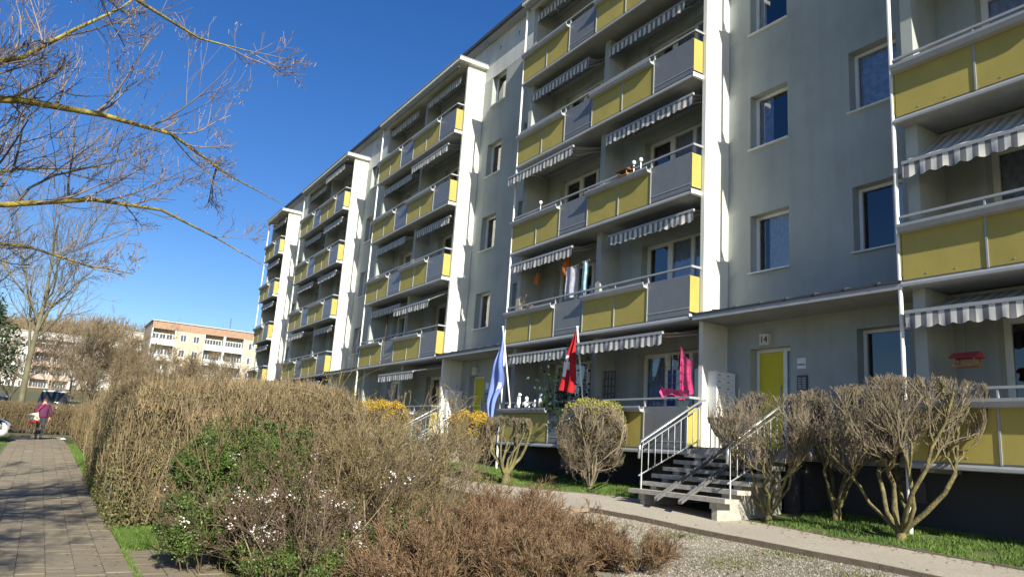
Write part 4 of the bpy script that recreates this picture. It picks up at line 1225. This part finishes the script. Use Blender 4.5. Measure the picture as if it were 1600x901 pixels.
# generic bare trees for the middle distance
def bare_tree_mesh(seed, h, spread, k=(9, 6, 5, 3), bark=twig_grey, mat=twig_brown, thick=1., low=.25):
    g = np.random.default_rng(seed)
    tr = np.array([[(0, 0, -.3), (g.normal(0, .05), g.normal(0, .05), h*.3), (g.normal(0, .12), g.normal(0, .12), h*.6), (g.normal(0, .2), g.normal(0, .2), h*.95)]])
    rr = np.array([[.015, .012, .008, .003]])*h
    P1, R1 = kids(tr, rr, k[0], g, low, .98, (.35, .6), (.5, 1.05), .25, 6, .6, .1, .12)
    P1[..., :2] *= spread
    P2, R2 = kids(P1, R1, k[1], g, .2, 1., (.35, .65), (.4, .9), .2, 5, .55, .12, .08)
    P3, R3 = kids(P2, R2, k[2], g, .15, 1., (.4, .75), (.4, .9), .15, 4, .6, .12, .05)
    P4, R4 = kids(P3, R3, k[3], g, .15, 1., (.5, .9), (.4, .9), .1, 3, .7, .12, .0)
    m = .010*thick
    a = Veg().tubes(tr, rr, 9).tubes(P1, R1, 5).mesh('trunk', bark)
    b = Veg().tubes(P2, np.maximum(R2, m)).tubes(P3, np.maximum(R3, m*.8)).tubes(P4, np.maximum(R4, m*.6)).mesh('crown', mat)
    return a, b
tA = bare_tree_mesh(1, 12, 1.0, (12, 7, 6, 3), M('bark_far', (.13, .12, .075), rough=.95, var=.3, scale=2), twig_grey, 1.0, .22)
twig_far = M('twig_far', (.20, .155, .10), rough=.9, var=.2, scale=1, island=.4)
tB = bare_tree_mesh(2, 6.5, 1.3, (14, 7, 6, 4), twig_grey, twig_far, 1.2, .08)
tC = bare_tree_mesh(3, 6.0, 1.5, (16, 7, 6, 4), twig_grey, twig_tan, 1.4, .05)
def put(tm, name, label, x, y, s=1., rz=0.):
    return tree_obj(name, label, (x, y, Hf(x, y)), tm[0], tm[1], rz=rz, s=s)
put(tA, 'bare_tree', 'tall bare tree with mossy trunk behind the cross hedge', -.9, 49, 1.0, 1.0)
put(tA, 'bare_tree', 'tall bare tree at the picture edge behind the evergreen', -4.6, 52, .95, 3.0)
mid = [('bare_tree', tB, 'broad brown bare tree beside the mossy trunk', 1.6, 62, 1.0, 0), ('bare_tree', tC, 'pale bushy bare tree before the white block', 5.4, 72, .95, 1.1),
       ('bare_tree', tB, 'dense brown bare tree before the white far block with red balconies', 6.8, 86, 1.15, 2.2), ('bare_tree', tC, 'pale bushy bare tree before the gable of the orange topped block', 10.6, 80, .85, 4.0),
       ('bare_tree', tB, 'brown bare tree above the middle of the tall hedge', 9.8, 66, .7, 5.0), ('bare_tree', tC, 'pale bare tree before the first loggias of the orange topped block', 15.5, 92, .95, .5),
       ('bare_tree', tC, 'pale bare tree before the double loggias of the orange topped block', 19.5, 98, .95, 2.7), ('bare_tree', tB, 'brown bare tree close to the far end of the long building', 16.2, 82, .62, 3.6),
       ('bare_tree', tB, 'wide brown bare tree low behind the cross hedge', 2.6, 52.5, .55, 4.4), ('bare_tree', tC, 'bushy bare tree filling the gap above the lower hedge', 4.2, 55, .62, 5.2),
       ('bare_tree', tB, 'brown bare tree far behind the parked vehicles', .6, 95, 1.2, .9),
       ('bare_tree', tB, 'low brown bare tree between the two mossy trunks', -1.9, 64, .9, 2.9), ('bare_tree', tC, 'pale low bare tree beside the white van', 3.3, 66, .85, 3.3), ('bare_tree', tB, 'small dark bare tree close above the hedge corner', 6.2, 58, .62, 1.9), ('bare_tree', tC, 'pale bare tree under the narrow cream block', 9.0, 96, 1.0, 5.7)]
for nm, tm, lb, x, y, s, rz in mid:
    put(tm, nm, lb, x, y, s, rz)
# evergreen at the picture edge
g = np.random.default_rng(91)
ex, ey = -2.35, 30.5
n = 9000
a = g.uniform(0, 6.28, n)
zz = g.beta(1.3, 1.6, n)*4.6+.6
rr = (1.35*np.sin(np.clip((zz-.4)/5.0, 0, 1)*math.pi)**.6)*np.sqrt(g.uniform(.25, 1, n))*(1+.25*np.sin(a*3+zz*2.5))
V, F = leaves(np.stack([np.cos(a)*rr, np.sin(a)*rr, zz], -1), .06, g)
et = tree_obj('evergreen_tree', 'dark evergreen tree at the edge of the picture beyond the white car', (ex, ey, Hf(ex, ey)),
              Veg().tubes(np.array([[(0, 0, -.1), (.05, 0, 2.), (0, .05, 4.6)]]), np.array([[.12, .09, .03]]), 8).mesh('trunk', twig_brown),
              mesh_np('crown', V, F, leaf_dark))
# ------------------------------------------------------------------ far blocks on the hillside
def far_block(label, x0, x1, y0, depth, ztop, bays, wallc, bandc, loggc, name='apartment_block'):
    """facade faces -Y; bays: (kind, width) from x0 rightwards"""
    zg = Hf((x0+x1)/2, y0)
    t = thing(name, label, 'building', ((x0+x1)/2, y0, zg))
    lo = -Vector(t.location)
    wm = M('far_wall_%s' % label[:8], wallc, rough=.9, var=.08, scale=1.2, big=.08)
    bm_ = M('far_band_%s' % label[:8], bandc, rough=.9, var=.15, scale=1.5)
    lm = M('far_loggia_%s' % label[:8], loggc, rough=.8, var=.06, scale=2)
    gl = M('far_glass', (.05, .06, .08), rough=.15, var=.3, scale=.5, spec=.8)
    fh = 2.8
    zt = ztop-1.35
    b = B().box(x0, x1, y0+1.2, y0+depth, zg-3, ztop)
    obj('wall', b.mesh('wall', wm), t, lo)
    obj('attic_band', B().box(x0+.02, x1-.02, y0-.05, y0+1.19, zt+.003, ztop-.1).mesh('attic_band', bm_), t, lo)
    obj('roof', B().box(x0-.2, x1+.2, y0-.25, y0+depth+.2, ztop+.003, ztop+.16).mesh('roof', M('far_roof', (.42, .41, .40))), t, lo)
    wmesh = B().box(-.55, .55, -.03, .03, 0, 1.35).mesh('window', pvc)
    pmesh = B().box(-.47, -.03, -.045, -.032, .08, 1.27).box(.03, .47, -.045, -.032, .08, 1.27).mesh('pane', gl)
    nf = int((zt-zg)/fh)+1
    x = x0
    for kind, w in bays:
        if kind == 'w':
            obj('wall_panel', B().box(x+.01, x+w-.01, y0, y0+1.19, zg-3, zt).mesh('wall_panel', wm), t, lo)
        else:
            obj('fin', B().box(x+.01, x+.2, y0-.3, y0+1.19, zg-3, zt).box(x+w-.2, x+w-.01, y0-.3, y0+1.19, zg-3, zt).mesh('fin', lm), t, lo)
        for f in range(nf):
            zf = zt-(f+1)*fh
            if zf < zg-2:
                break
            if kind == 'w':
                for q in (.28, .74):
                    wi = obj('window', wmesh, t, Vector((x+w*q, y0-.01, zf+.85))+lo)
                    obj('pane', pmesh, wi)
            else:
                lg = obj('loggia', B().box(x+.203, x+w-.203, y0-.3, y0+1.19, zf-.12, zf+.06).box(x+.203, x+w-.203, y0-.3, y0-.2, zf+.063, zf+1.0).mesh('loggia', lm), t, lo)
                for q in (.22, .5, .78):
                    wi = obj('window', wmesh, t, Vector((x+w*q, y0+1.16, zf+.75))+lo)
                    obj('pane', pmesh, wi)
        x += w
    return t
far_block('far cream block with orange brick band under its roof', 14.9, 63.5, 150, 13, 20.4, [('l', 4.1), ('w', 4.9), ('l', 3.7), ('l', 3.7), ('w', 4.9), ('l', 3.7), ('l', 3.7), ('w', 4.9), ('l', 3.7), ('l', 3.7), ('w', 4.9), ('l', 3.7)], (.43, .36, .27), (.30, .195, .14), (.54, .54, .54))
far_block('narrow cream far block just behind the orange banded one', 12.4, 30, 175, 12, 20.4, [('w', 1.4), ('l', 4.0), ('w', 4.6), ('l', 4.0), ('w', 3.6)], (.42, .38, .31), (.42, .38, .31), (.46, .45, .42))
far_block('far white block with reddish balconies below the wooded hill', -16, 14.2, 190, 12, 19.6, [('w', 4), ('l', 4), ('w', 5), ('l', 3.6), ('l', 3.6), ('w', 5), ('w', 5)], (.52, .50, .47), (.52, .50, .47), (.40, .30, .26))
obj('antenna', B().tube([(29.2, 155, 20.5), (29.2, 155, 23.4)], .06, 6).box(28.9, 29.5, 154.97, 155.03, 22.6, 22.66).mesh('antenna', dsteel))
tag(bpy.data.objects['antenna'], 'thin roof antenna on the orange banded far block', 'antenna')
# wooded hill crest
g = np.random.default_rng(17)
n = 26000
wx, wy = g.uniform(-160, 190, n), g.uniform(300, 345, n)
Q, R = branch(np.stack([wx, wy, H(wx, wy)-1], -1), unit(np.array([0, 0, 1.])+g.normal(0, .25, (n, 3))), g.uniform(4, 9, n)*(1+.15*np.sin(wx*.11)), g.uniform(.10, .22, n), g, 3, .15)
tag(obj('hill_wood', Veg().tubes(Q, R).mesh('hill_wood', M('wood_far', (.20, .15, .09), rough=1, island=.3))), 'brown leafless wood covering the far hill crest', 'wood', kind='stuff')

# ------------------------------------------------------------------ vehicles
def loft(sections, mat, name, smooth=True, fm=None):
    """sections: (x, [(y, z), ...]) rings of equal length, closed"""
    n = len(sections[0][1])
    V = [(x, y, z) for x, ring in sections for y, z in ring]
    F = [(i*n+j, i*n+(j+1) % n, (i+1)*n+(j+1) % n, (i+1)*n+j) for i in range(len(sections)-1) for j in range(n)]
    F += [tuple(range(n-1, -1, -1)), tuple((len(sections)-1)*n+j for j in range(n))]
    return mesh_np(name, np.array(V), F, mat, smooth)
def car(label, x, y, rz, paint, van=False):
    """nose towards +X, origin on the ground below the middle"""
    t = thing('parked_car', label, 'car', (x, y, Hf(x, y)), rz=rz)
    pm_ = M('car_%s' % paint[0], paint[1], rough=.25, var=.02, spec=.6)
    gm = M('car_glass', (.02, .025, .03), rough=.08, spec=.8)
    def ring(w, z0, z1):
        zm = z0+(z1-z0)*.55
        return [(-w*.86, z0), (-w, z0+.12), (-w, zm), (-w*.93, z1-.03), (-w*.8, z1), (0, z1+.02), (w*.8, z1), (w*.93, z1-.03), (w, zm), (w, z0+.12), (w*.86, z0), (0, z0-.02)]
    prof = [(-2.05, .74, .34, .78), (-1.98, .84, .24, .95), (-1.4, .88, .2, 1.0), (-.4, .89, .2, .98), (.7, .89, .2, .96), (1.3, .87, .2, .90), (1.75, .82, .2, .80), (2.0, .72, .22, .68), (2.1, .58, .26, .58)]
    obj('body', loft([(a, ring(w, z0, z1)) for a, w, z0, z1 in prof], pm_, 'body'), t)
    def gring(w, z0, z1):
        return [(-w, z0), (-w*.97, z0+(z1-z0)*.4), (-w*.82, z1), (0, z1+.03), (w*.82, z1), (w*.97, z0+(z1-z0)*.4), (w, z0), (0, z0-.05)]
    hi = 1.9 if van else 1.46
    cab = [(-1.95, .70, .94, 1.02), (-1.75, .80, .95, hi-.12), (-1.2, .83, .96, hi-.03), (-.3, .83, .96, hi), (.3, .82, .95, hi-.06), (1.15, .76, .90, .97)]
    obj('windows', loft([(a, gring(w, z0, z1)) for a, w, z0, z1 in cab], gm, 'windows'), t)
    obj('roof', loft([(a, [(-w*.84, z1-.02), (-w*.80, z1+.02), (0, z1+.05), (w*.80, z1+.02), (w*.84, z1-.02), (0, z1-.02)]) for a, w, z0, z1 in cab[1:5]], pm_, 'roof'), t)
    for sx in (-1.25, 1.3):
        for sy in (-1, 1):
            w = obj('wheel', shared('tyre', lambda: B().tube([(0, -.1, 0), (0, -.09, 0), (0, .09, 0), (0, .1, 0)], [.27, .31, .31, .27], 18).mesh('tyre', M('tyre_rubber', (.02, .02, .02), rough=.9))), t, (sx, sy*.79, .31))
            obj('rim', shared('rim', lambda: B().tube([(0, -.112, 0), (0, .112, 0)], .20, 14).mesh('rim', steel)), w)
    for sy in (-1, 1):
        obj('headlight', B().add([(1.80, sy*.80, .66), (2.04, sy*.55, .56), (2.02, sy*.50, .67), (1.78, sy*.74, .80), (1.82, sy*.83, .665), (2.075, sy*.58, .565), (2.05, sy*.53, .675), (1.80, sy*.77, .81)],
            [(0, 1, 2, 3), (4, 5, 6, 7), (0, 1, 5, 4), (1, 2, 6, 5), (2, 3, 7, 6), (3, 0, 4, 7)]).mesh('headlight', gm), t)
        obj('mirror', B().box(.62, .78, sy*.90-.09, sy*.90+.09, .98, 1.1).mesh('mirror', pm_), t)
    obj('grille', B().box(2.06, 2.115, -.42, .42, .36, .47).box(2.05, 2.12, -.25, .25, .54, .60).mesh('grille', M('car_black', (.015, .015, .015), rough=.5)), t)
    return t
car('white hatchback parked with its nose reaching the brick walk', -2.85, 32.6, RAD(-6), ('white', (.80, .80, .80)))
car('white van with its roof showing over the cross hedge', .9, 59, RAD(80), ('van', (.78, .78, .78)), True)
car('dark blue car far off behind the cross hedge', 3.6, 60, RAD(85), ('blue', (.03, .04, .08)))
car('silver car far off behind the cross hedge near the mossy tree', -2.6, 58, RAD(95), ('silver', (.35, .36, .38)))

# ------------------------------------------------------------------ the person walking away with a shoulder bag
px_, py_ = .15, 35.9
pz_ = Hf(px_, py_)+.016
skinm = M('skin', (.50, .30, .22), rough=.6, var=.05)
jack = M('jacket_purple', (.08, .013, .055), rough=.8, var=.25, scale=9)
trou = M('trousers_dark', (.028, .033, .045), rough=.85, var=.2, scale=9)
shoe = M('shoe_black', (.015, .014, .014), rough=.6)
hairm = M('hair_auburn', (.13, .045, .035), rough=.7, var=.3, scale=30)
pn = thing('person', 'person in a purple jacket and dark trousers walking away along the brick walk', 'person', (px_, py_, pz_))
# back to the camera, stooped forward (towards +Y), left foot leading
pv_ = [(0, 0, .86), (0, .03, 1.05), (0, .08, 1.24), (0, .13, 1.36), (0, .17, 1.42), (0, .20, 1.50), (0, .215, 1.57),
       (-.09, 0, .80), (-.10, .03, .45), (-.10, -.02, .09), (-.10, .08, .035), (-.10, .15, .03),
       (.09, 0, .80), (.08, -.06, .46), (.06, -.18, .11), (.06, -.09, .04), (.06, -.02, .03),
       (-.18, .12, 1.31), (-.25, .08, 1.08), (-.23, .16, .88), (-.22, .19, .82),
       (.18, .12, 1.31), (.26, .06, 1.07), (.26, .10, .86), (.25, .12, .78)]
pe_ = [(0, 1), (1, 2), (2, 3), (3, 4), (4, 5), (5, 6), (0, 7), (7, 8), (8, 9), (9, 10), (10, 11), (0, 12), (12, 13), (13, 14), (14, 15), (15, 16), (3, 17), (17, 18), (18, 19), (19, 20), (3, 21), (21, 22), (22, 23), (23, 24)]
pr_ = [(.15, .11), (.14, .11), (.15, .11), (.13, .09), .055, .085, .075, .09, .065, .05, .045, .03, .09, .065, .05, .045, .03, .065, .05, .038, .035, .065, .05, .038, .035]
def ppick(c):
    if c.z < .085:
        return 2
    if c.z > 1.40:
        return 0
    if abs(c.x) > .19 and c.z < .90:
        return 0
    return 1
obj('body', skin_mesh('body', pv_, pe_, pr_, [skinm, trou, shoe], 2, ppick), pn)
jv = [(0, -.005, .80), (0, .02, .95), (0, .05, 1.12), (0, .10, 1.28), (0, .135, 1.38), (-.18, .115, 1.31), (-.26, .08, 1.08), (-.24, .155, .90), (.18, .115, 1.31), (.27, .06, 1.07), (.265, .095, .88)]
je = [(0, 1), (1, 2), (2, 3), (3, 4), (3, 5), (5, 6), (6, 7), (3, 8), (8, 9), (9, 10)]
jr = [(.20, .165), (.195, .16), (.19, .15), (.165, .125), .085, .085, .072, .056, .085, .072, .056]
obj('jacket', skin_mesh('jacket', jv, je, jr, [jack], 2), pn)
obj('hair', skin_mesh('hair', [(0, .185, 1.49), (0, .19, 1.55), (0, .205, 1.605)], [(0, 1), (1, 2)], [.085, .102, .07], [hairm], 2), pn)
for s in (-1, 1):
    hb = B()
    for f in range(4):
        hb.tube([(s*.245+(f-1.5)*.014*.6, .145+.012*f, .80), (s*.245+(f-1.5)*.012, .15+.012*f, .755), (s*.243, .145+.012*f, .72-.006*abs(f-1.5))], [.009, .0085, .007], 6)
    hb.tube([(s*.225, .13, .80), (s*.215, .15, .765), (s*.22, .16, .74)], [.010, .009, .008], 6)
    obj('hand', hb.mesh('hand', skinm, True), pn)
bagt = thing('shoulder_bag', 'cream and red shoulder bag slung at the walking person\'s hip', 'bag', (px_-.27, py_-.04, pz_+.74))
def pillow(w, h, d, mat, name):
    n = 9
    V = []
    for s in (-1, 1):
        for i in range(n):
            for j in range(n):
                u, v = i/(n-1)*2-1, j/(n-1)*2-1
                k = (1-u**4)*(1-v**4)
                V.append((u*w/2*(1-.18*(v+1)/2), s*d/2*k**.5, v*h/2))
    F = [(i*n+j, (i+1)*n+j, (i+1)*n+j+1, i*n+j+1) for i in range(n-1) for j in range(n-1)]
    F += [tuple(q+n*n for q in reversed(f)) for f in F]
    return mesh_np(name, np.array(V), F, mat, True)
bb = obj('bag_body', pillow(.40, .36, .16, M('bag_cream', (.66, .60, .44), rough=.8, var=.2, scale=24, col2=(.72, .66, .52)), 'bag_body'), bagt, (0, 0, .10))
bb.rotation_euler = (0, RAD(-18), 0)
r_ = obj('bag_base', pillow(.44, .13, .18, M('bag_red', (.48, .03, .04), rough=.7), 'bag_base'), bagt, (.03, .01, -.05))
r_.rotation_euler = (0, RAD(-12), 0)
obj('strap', B().tube([(.02, .0, .26), (.12, -.10, .46), (.25, -.03, .63), (.30, .10, .67), (.26, .22, .60), (.15, .2, .40), (.06, .06, .26)], .02, 6).mesh('strap', M('strap_red', (.40, .04, .08))), bagt)
tag(obj('litter', pebbles('litter', 1, lambda n: np.array([[1.02, 36.3]]), .09, .1, whiteplast, .05)), 'scrap of white litter at the edge of the brick walk by the person', 'litter')

# ------------------------------------------------------------------ flags, washing and ornaments on the balconies
def cloth(name, fn, nu, nv, mats, pick=None):
    U, V = np.meshgrid(np.linspace(0, 1, nu), np.linspace(0, 1, nv))
    P = fn(U, V)
    i = np.arange(nv-1)[:, None]*nu+np.arange(nu-1)[None]
    F = np.stack([i, i+1, i+nu+1, i+nu], -1).reshape(-1, 4)
    fm = None
    if pick is not None:
        fm = pick((U[:-1, :-1]+U[1:, 1:])/2, (V[:-1, :-1]+V[1:, 1:])/2).reshape(-1).astype(int)
    return mesh_np(name, np.stack(P, -1), F, mats, True, fm)
fb = thing('flag', 'pale blue flag hanging from a leaning white pole at the balcony corner', 'flag', (11.28, 18.33, 2.9))
lo = -Vector(fb.location)
obj('pole', B().tube([(11.28, 18.33, 2.75), (11.05, 18.66, 5.06)], .022, 8).tube([(11.05, 18.66, 5.05), (11.045, 18.665, 5.12)], .032, 8).mesh('pole', whiteplast, True), fb, lo)
def fblue(U, V):
    top = np.array([11.06, 18.64, 4.98])
    z = 4.98-V*2.5
    yr = np.interp(V, [0, .5, .62, .75, 1], [18.62, 18.40, 18.44, 18.62, 18.80])
    yl = np.interp(V, [0, .3, .62, .8, 1], [18.66, 18.84, 19.08, 19.10, 18.98])
    y = yr+(yl-yr)*U
    x = 11.04-.05*V+.05*np.sin(U*9+V*3)*V**.5+.03*np.sin(V*13)
    return x, y, z-.12*(U-.5)*np.sin(V*9)
flagblue = M('flag_blue', (.20, .28, .66), rough=.8, var=.12, scale=5)
obj('flag_cloth', cloth('flag_cloth', fblue, 22, 40, [flagblue, whiteplast], lambda u, v: (np.hypot((u-.28)*.5, (v-.635)*2.2) < .10)), fb, lo)
fr_ = thing('flag', 'red flag with a white cross hanging from a white pole on the ground floor balcony', 'flag', (11.28, 14.93, 2.9))
lo = -Vector(fr_.location)
obj('pole', B().tube([(11.28, 14.93, 2.75), (11.12, 15.12, 4.70)], .022, 8).tube([(11.12, 15.12, 4.70), (11.115, 15.125, 4.76)], .032, 8).mesh('pole', whiteplast, True), fr_, lo)
def fred(U, V):
    z = 4.64-V*1.55
    yr = np.interp(V, [0, .4, 1], [15.13, 15.10, 15.14])
    yl = np.interp(V, [0, .3, .7, 1], [15.17, 15.40, 15.64, 15.80])
    y = yr+(yl-yr)*U
    x = 11.10+.05*np.sin(U*11+V*2)*V**.5+.02*np.sin(V*10)
    return x, y, z+.10*U*V
flagred = M('flag_red', (.40, .010, .016), rough=.8, var=.12, scale=5)
obj('flag_cloth', cloth('flag_cloth', fred, 30, 40, [flagred, whiteplast], lambda u, v: ((np.abs(u-.80) < .20) & (np.abs(v-.58) < .065)) | ((np.abs(u-.80) < .085) & (np.abs(v-.58) < .18))), fr_, lo)
pink = M('cloth_pink', (.72, .07, .22), rough=.85, var=.12, scale=7)
pc = thing('pink_cloth', 'bright pink cloth draped at the end of the ground floor balcony by the stairs', 'cloth', (11.55, 11.8, 2.95))
lo = -Vector(pc.location)
def fpink(U, V):
    zt = 3.70+.34*U**2
    return 11.47+.012*np.sin(U*10+V*1.5)*(.4+V)+.006*np.sin(V*9), 11.46+.36*U+.02*np.sin(V*5)*(1-U), zt+(2.99-zt)*V
obj('hanging_part', cloth('hanging_part', fpink, 30, 24, [pink]), pc, lo)
def fpink2(U, V):
    return 11.40+.05*np.sin(V*3.1)+.012*np.sin(U*17), 11.52+U*.85, 3.10+.18*np.clip((U-.8)/.2, 0, 1)**1.5-.03*np.sin(U*7)-V*.17-.05*np.sin(U*9)*V
obj('rail_part', cloth('rail_part', fpink2, 40, 8, [pink]), pc, lo)
wg = thing('wire_grid', 'thin dark wire grid standing before the pink cloth', 'grid', (11.42, 11.9, 2.9))
lo = -Vector(wg.location)
for q in range(5):
    obj('bar', B().tube([(11.42, 11.50+q*.17, 2.8), (11.42, 11.50+q*.17, 3.85)], .005, 5).mesh('bar', dsteel), wg, lo)
for q in range(6):
    obj('bar', B().tube([(11.41, 11.46, 2.88+q*.18), (11.41, 12.22, 2.88+q*.18)], .005, 5).mesh('bar', dsteel), wg, lo)
tl = thing('trellis', 'dark wooden lattice trellis leaning inside the ground floor balcony', 'trellis', (11.9, 15.0, 1.9))
lo = -Vector(tl.location)
for q in range(4):
    obj('slat', B().box(11.93, 11.95, 14.55+q*.13, 14.58+q*.13, 1.9, 3.72).mesh('slat', dsteel), tl, lo)
for q in range(10):
    obj('slat', B().box(11.91, 11.929, 14.53, 14.99, 2.05+q*.18, 2.08+q*.18).mesh('slat', dsteel), tl, lo)
# white figurines on the ground floor planter
def figurine(y, s, kind, label):
    t = thing('figurine', label, 'figurine', (11.24, y, 2.77), 'white figurines on the ground floor planter')
    if kind == 0:
        b = B().lathe([(.05, 0), (.075, .05), (.07, .14), (.045, .2), (.055, .24), (.05, .3), (.02, .33)], 12)
        b.tube([(-.04, 0, .16), (-.10, .02, .12), (-.11, .03, .05)], .018, 6).tube([(.0, .05, .16), (-.05, .08, .1)], .018, 6)
    elif kind == 1:
        b = B().lathe([(.05, 0), (.06, .04), (.04, .1), (.02, .13)], 12).tube([(0, -.02, .10), (0, -.07, .17), (0, -.10, .16)], [.03, .035, .012], 8).tube([(0, .05, .05), (0, .12, .09)], [.03, .008], 6)
    else:
        b = B().lathe([(.06, 0), (.065, .16), (.06, .3), (.045, .36)], 12).tube([(0, 0, .34), (0, -.05, .42), (0, -.12, .40)], [.05, .06, .02], 8)
    o = obj('figure', b.mesh('figure', whiteplast, True), t)
    o.scale = (s*.8, s*.8, s*.8)
for y, s, k, lb in ((18.35, .8, 1, 'small white bird figurine nearest the blue flag pole'), (17.98, .9, 1, 'white bird figurine second from the blue flag'), (17.85, 1.1, 2, 'slender white upright figurine third from the blue flag'),
                    (17.45, 1.15, 0, 'tall white seated figurine in the middle of the planter'), (17.32, .8, 1, 'small white figurine leaning beside the tall seated one'),
                    (17.02, .8, 0, 'short white figurine between the seated one and the green plant'), (16.78, 1.0, 2, 'tall white goose shaped figurine by the green plant')):
    figurine(y, s, k, lb)
def tuft(label, loc, r, h, mat, n, seed, cat='plant', name='balcony_plant'):
    g = np.random.default_rng(seed)
    t = thing(name, label, cat, loc)
    a = g.uniform(0, 6.28, n)
    d = unit(np.stack([np.cos(a)*r/h, np.sin(a)*r/h, np.ones(n)], -1)*g.uniform(.3, 1, (n, 1))+g.normal(0, .2, (n, 3))*np.array([1, 1, .2])+np.array([0, 0, .4]))
    Q, R = branch(np.zeros((n, 3))+g.normal(0, r*.1, (n, 3))*np.array([1, 1, 0]), d, g.uniform(.5, 1, n)*h, np.full(n, .005), g, 4, .2)
    obj('stems', Veg().tubes(Q, R).mesh('stems', mat), t)
    V, F = leaves(Q[g.integers(0, n, n*5), g.integers(1, 4, n*5)]+g.normal(0, .012, (n*5, 3)), .022 if h < 1 else .045, g)
    obj('leaves', mesh_np('leaves', V, F, mat), t)
    return t
tuft('small green plant among the white figurines', (11.24, 16.62, 2.76), .12, .2, leaf_olive, 40, 1)
tuft('large dark potted plant behind the ground floor rail', (11.62, 16.2, 1.9), .4, 1.75, leaf_dark, 220, 2)
tuft('second dark potted plant next to the red flag', (11.6, 15.65, 1.9), .35, 1.5, leaf_dark, 200, 3)
tuft('dry flower stalks sticking out of the first floor planter', (11.24, 18.1, 5.53), .2, .35, twig_tan, 16, 4)
tuft('reddish dry plants in the first floor planter', (11.24, 17.5, 5.53), .2, .1, twig_red, 30, 5)
def garden_light(y, z, label):
    t = thing('garden_light', label, 'lamp', (11.24, y, z))
    obj('stick', B().tube([(0, 0, 0), (.01, .01, .24)], .007, 6).mesh('stick', steel), t)
    obj('globe', B().lathe([(.012, .22), (.04, .245), (.05, .28), (.04, .315), (.01, .335)], 12).mesh('globe', whiteplast, True), t)
garden_light(13.05, zb(2)+.98, 'white ball light on a stick at the end of the second floor planter')
garden_light(13.3, zb(2)+.98, 'white ball light on a stick beside the second floor bird feeder')
garden_light(17.35, zb(2)+.98, 'white ball light on a stick on the far second floor planter')
def feeder(label, loc, roofc, s=1., strings=0.):
    t = thing('bird_feeder', label, 'bird feeder', loc)
    wd = M('feeder_wood', (.30, .17, .08), rough=.8, var=.3, scale=20)
    f = obj('floor', B().box(-.12*s, .12*s, -.2*s, .2*s, 0, .025*s).box(-.12*s, .12*s, -.2*s, -.18*s, .026*s, .06*s).box(-.12*s, .12*s, .18*s, .2*s, .026*s, .06*s).mesh('floor', wd), t)
    for sx in (-.1, .1):
        for sy in (-.17, .17):
            obj('post', B().box(sx*s-.012*s, sx*s+.012*s, sy*s-.012*s, sy*s+.012*s, .026*s, .155*s).mesh('post', wd), t)
    obj('back', B().box(.085*s, .10*s, -.155*s, .155*s, .028*s, .15*s).mesh('back', M('feeder_pale', (.5, .4, .26))), t)
    obj('roof', B().add([(-.17*s, -.24*s, .15*s), (-.17*s, .24*s, .15*s), (.17*s, .24*s, .15*s), (.17*s, -.24*s, .15*s), (0, -.24*s, .26*s), (0, .24*s, .26*s)], [(0, 4, 5, 1), (3, 2, 5, 4), (0, 3, 4), (1, 5, 2), (0, 1, 2, 3)]).mesh('roof', roofc), t)
    if strings:
        obj('cord', B().tube([(0, 0, .26*s), (0, 0, strings)], .004, 5).mesh('cord', dsteel), t)
    return t
feeder('hanging bird feeder with a red roof in the ground floor balcony near the picture edge', (11.62, 5.98, 3.27), M('feeder_red', (.42, .05, .06), rough=.6), .85, 1.15)
feeder('small brown bird feeder standing on the second floor planter', (11.24, 13.62, zb(2)+.985), M('feeder_brown', (.12, .06, .03), rough=.8), .85)
def banner(label, x, y0, y1, z0, z1, mat, name='beach_towel', cat='towel'):
    t = thing(name, label, cat, (x, (y0+y1)/2, z0))
    lo = -Vector(t.location)
    obj('cloth', cloth('cloth', lambda U, V: (x+.02*np.sin(U*9)+.01*np.sin(V*7), y0+(y1-y0)*U, z1-(z1-z0)*V), 16, 14, [mat]), t, lo)
    obj('hanging_bar', B().tube([(x, y0-.05, z1+.005), (x, y1+.05, z1+.005)], .012, 6).mesh('hanging_bar', steel), t, lo)
banner('white and violet towel hung up on the first floor balcony', 11.55, 15.85, 16.35, 5.7, 6.55, M('towel_violet', (.34, .32, .48), rough=.9, var=.3, scale=6, col2=(.75, .74, .8)))
banner('turquoise towel hung up near the first floor partition', 11.55, 15.36, 15.62, 5.7, 6.6, M('towel_turquoise', (.10, .42, .52), rough=.9, var=.3, scale=5, col2=(.7, .82, .84)))
banner('blue cloth hung inside the ground floor balcony behind the pink one', 11.85, 12.35, 12.62, 2.5, 3.6, M('cloth_blue', (.03, .07, .22), rough=.9, var=.2), 'blue_cloth', 'cloth')
for y, s, lb in ((16.55, 1.3, 'large orange hanging lantern on the first floor balcony'), (18.0, .8, 'small orange hanging lantern on the far end of the first floor balcony')):
    t = thing('hanging_lantern', lb, 'lantern', (11.7, y, 6.35))
    obj('shade', B().lathe([(.03*s, 0), (.09*s, .06*s), (.11*s, .2*s), (.07*s, .42*s), (.015*s, .5*s)], 10).mesh('shade', M('lantern_orange', (.42, .13, .03), rough=.7, var=.3, scale=14), True), t)
    obj('cord', B().tube([(0, 0, .5*s), (0, 0, 7.36-6.35)], .004, 5).mesh('cord', dsteel), t)
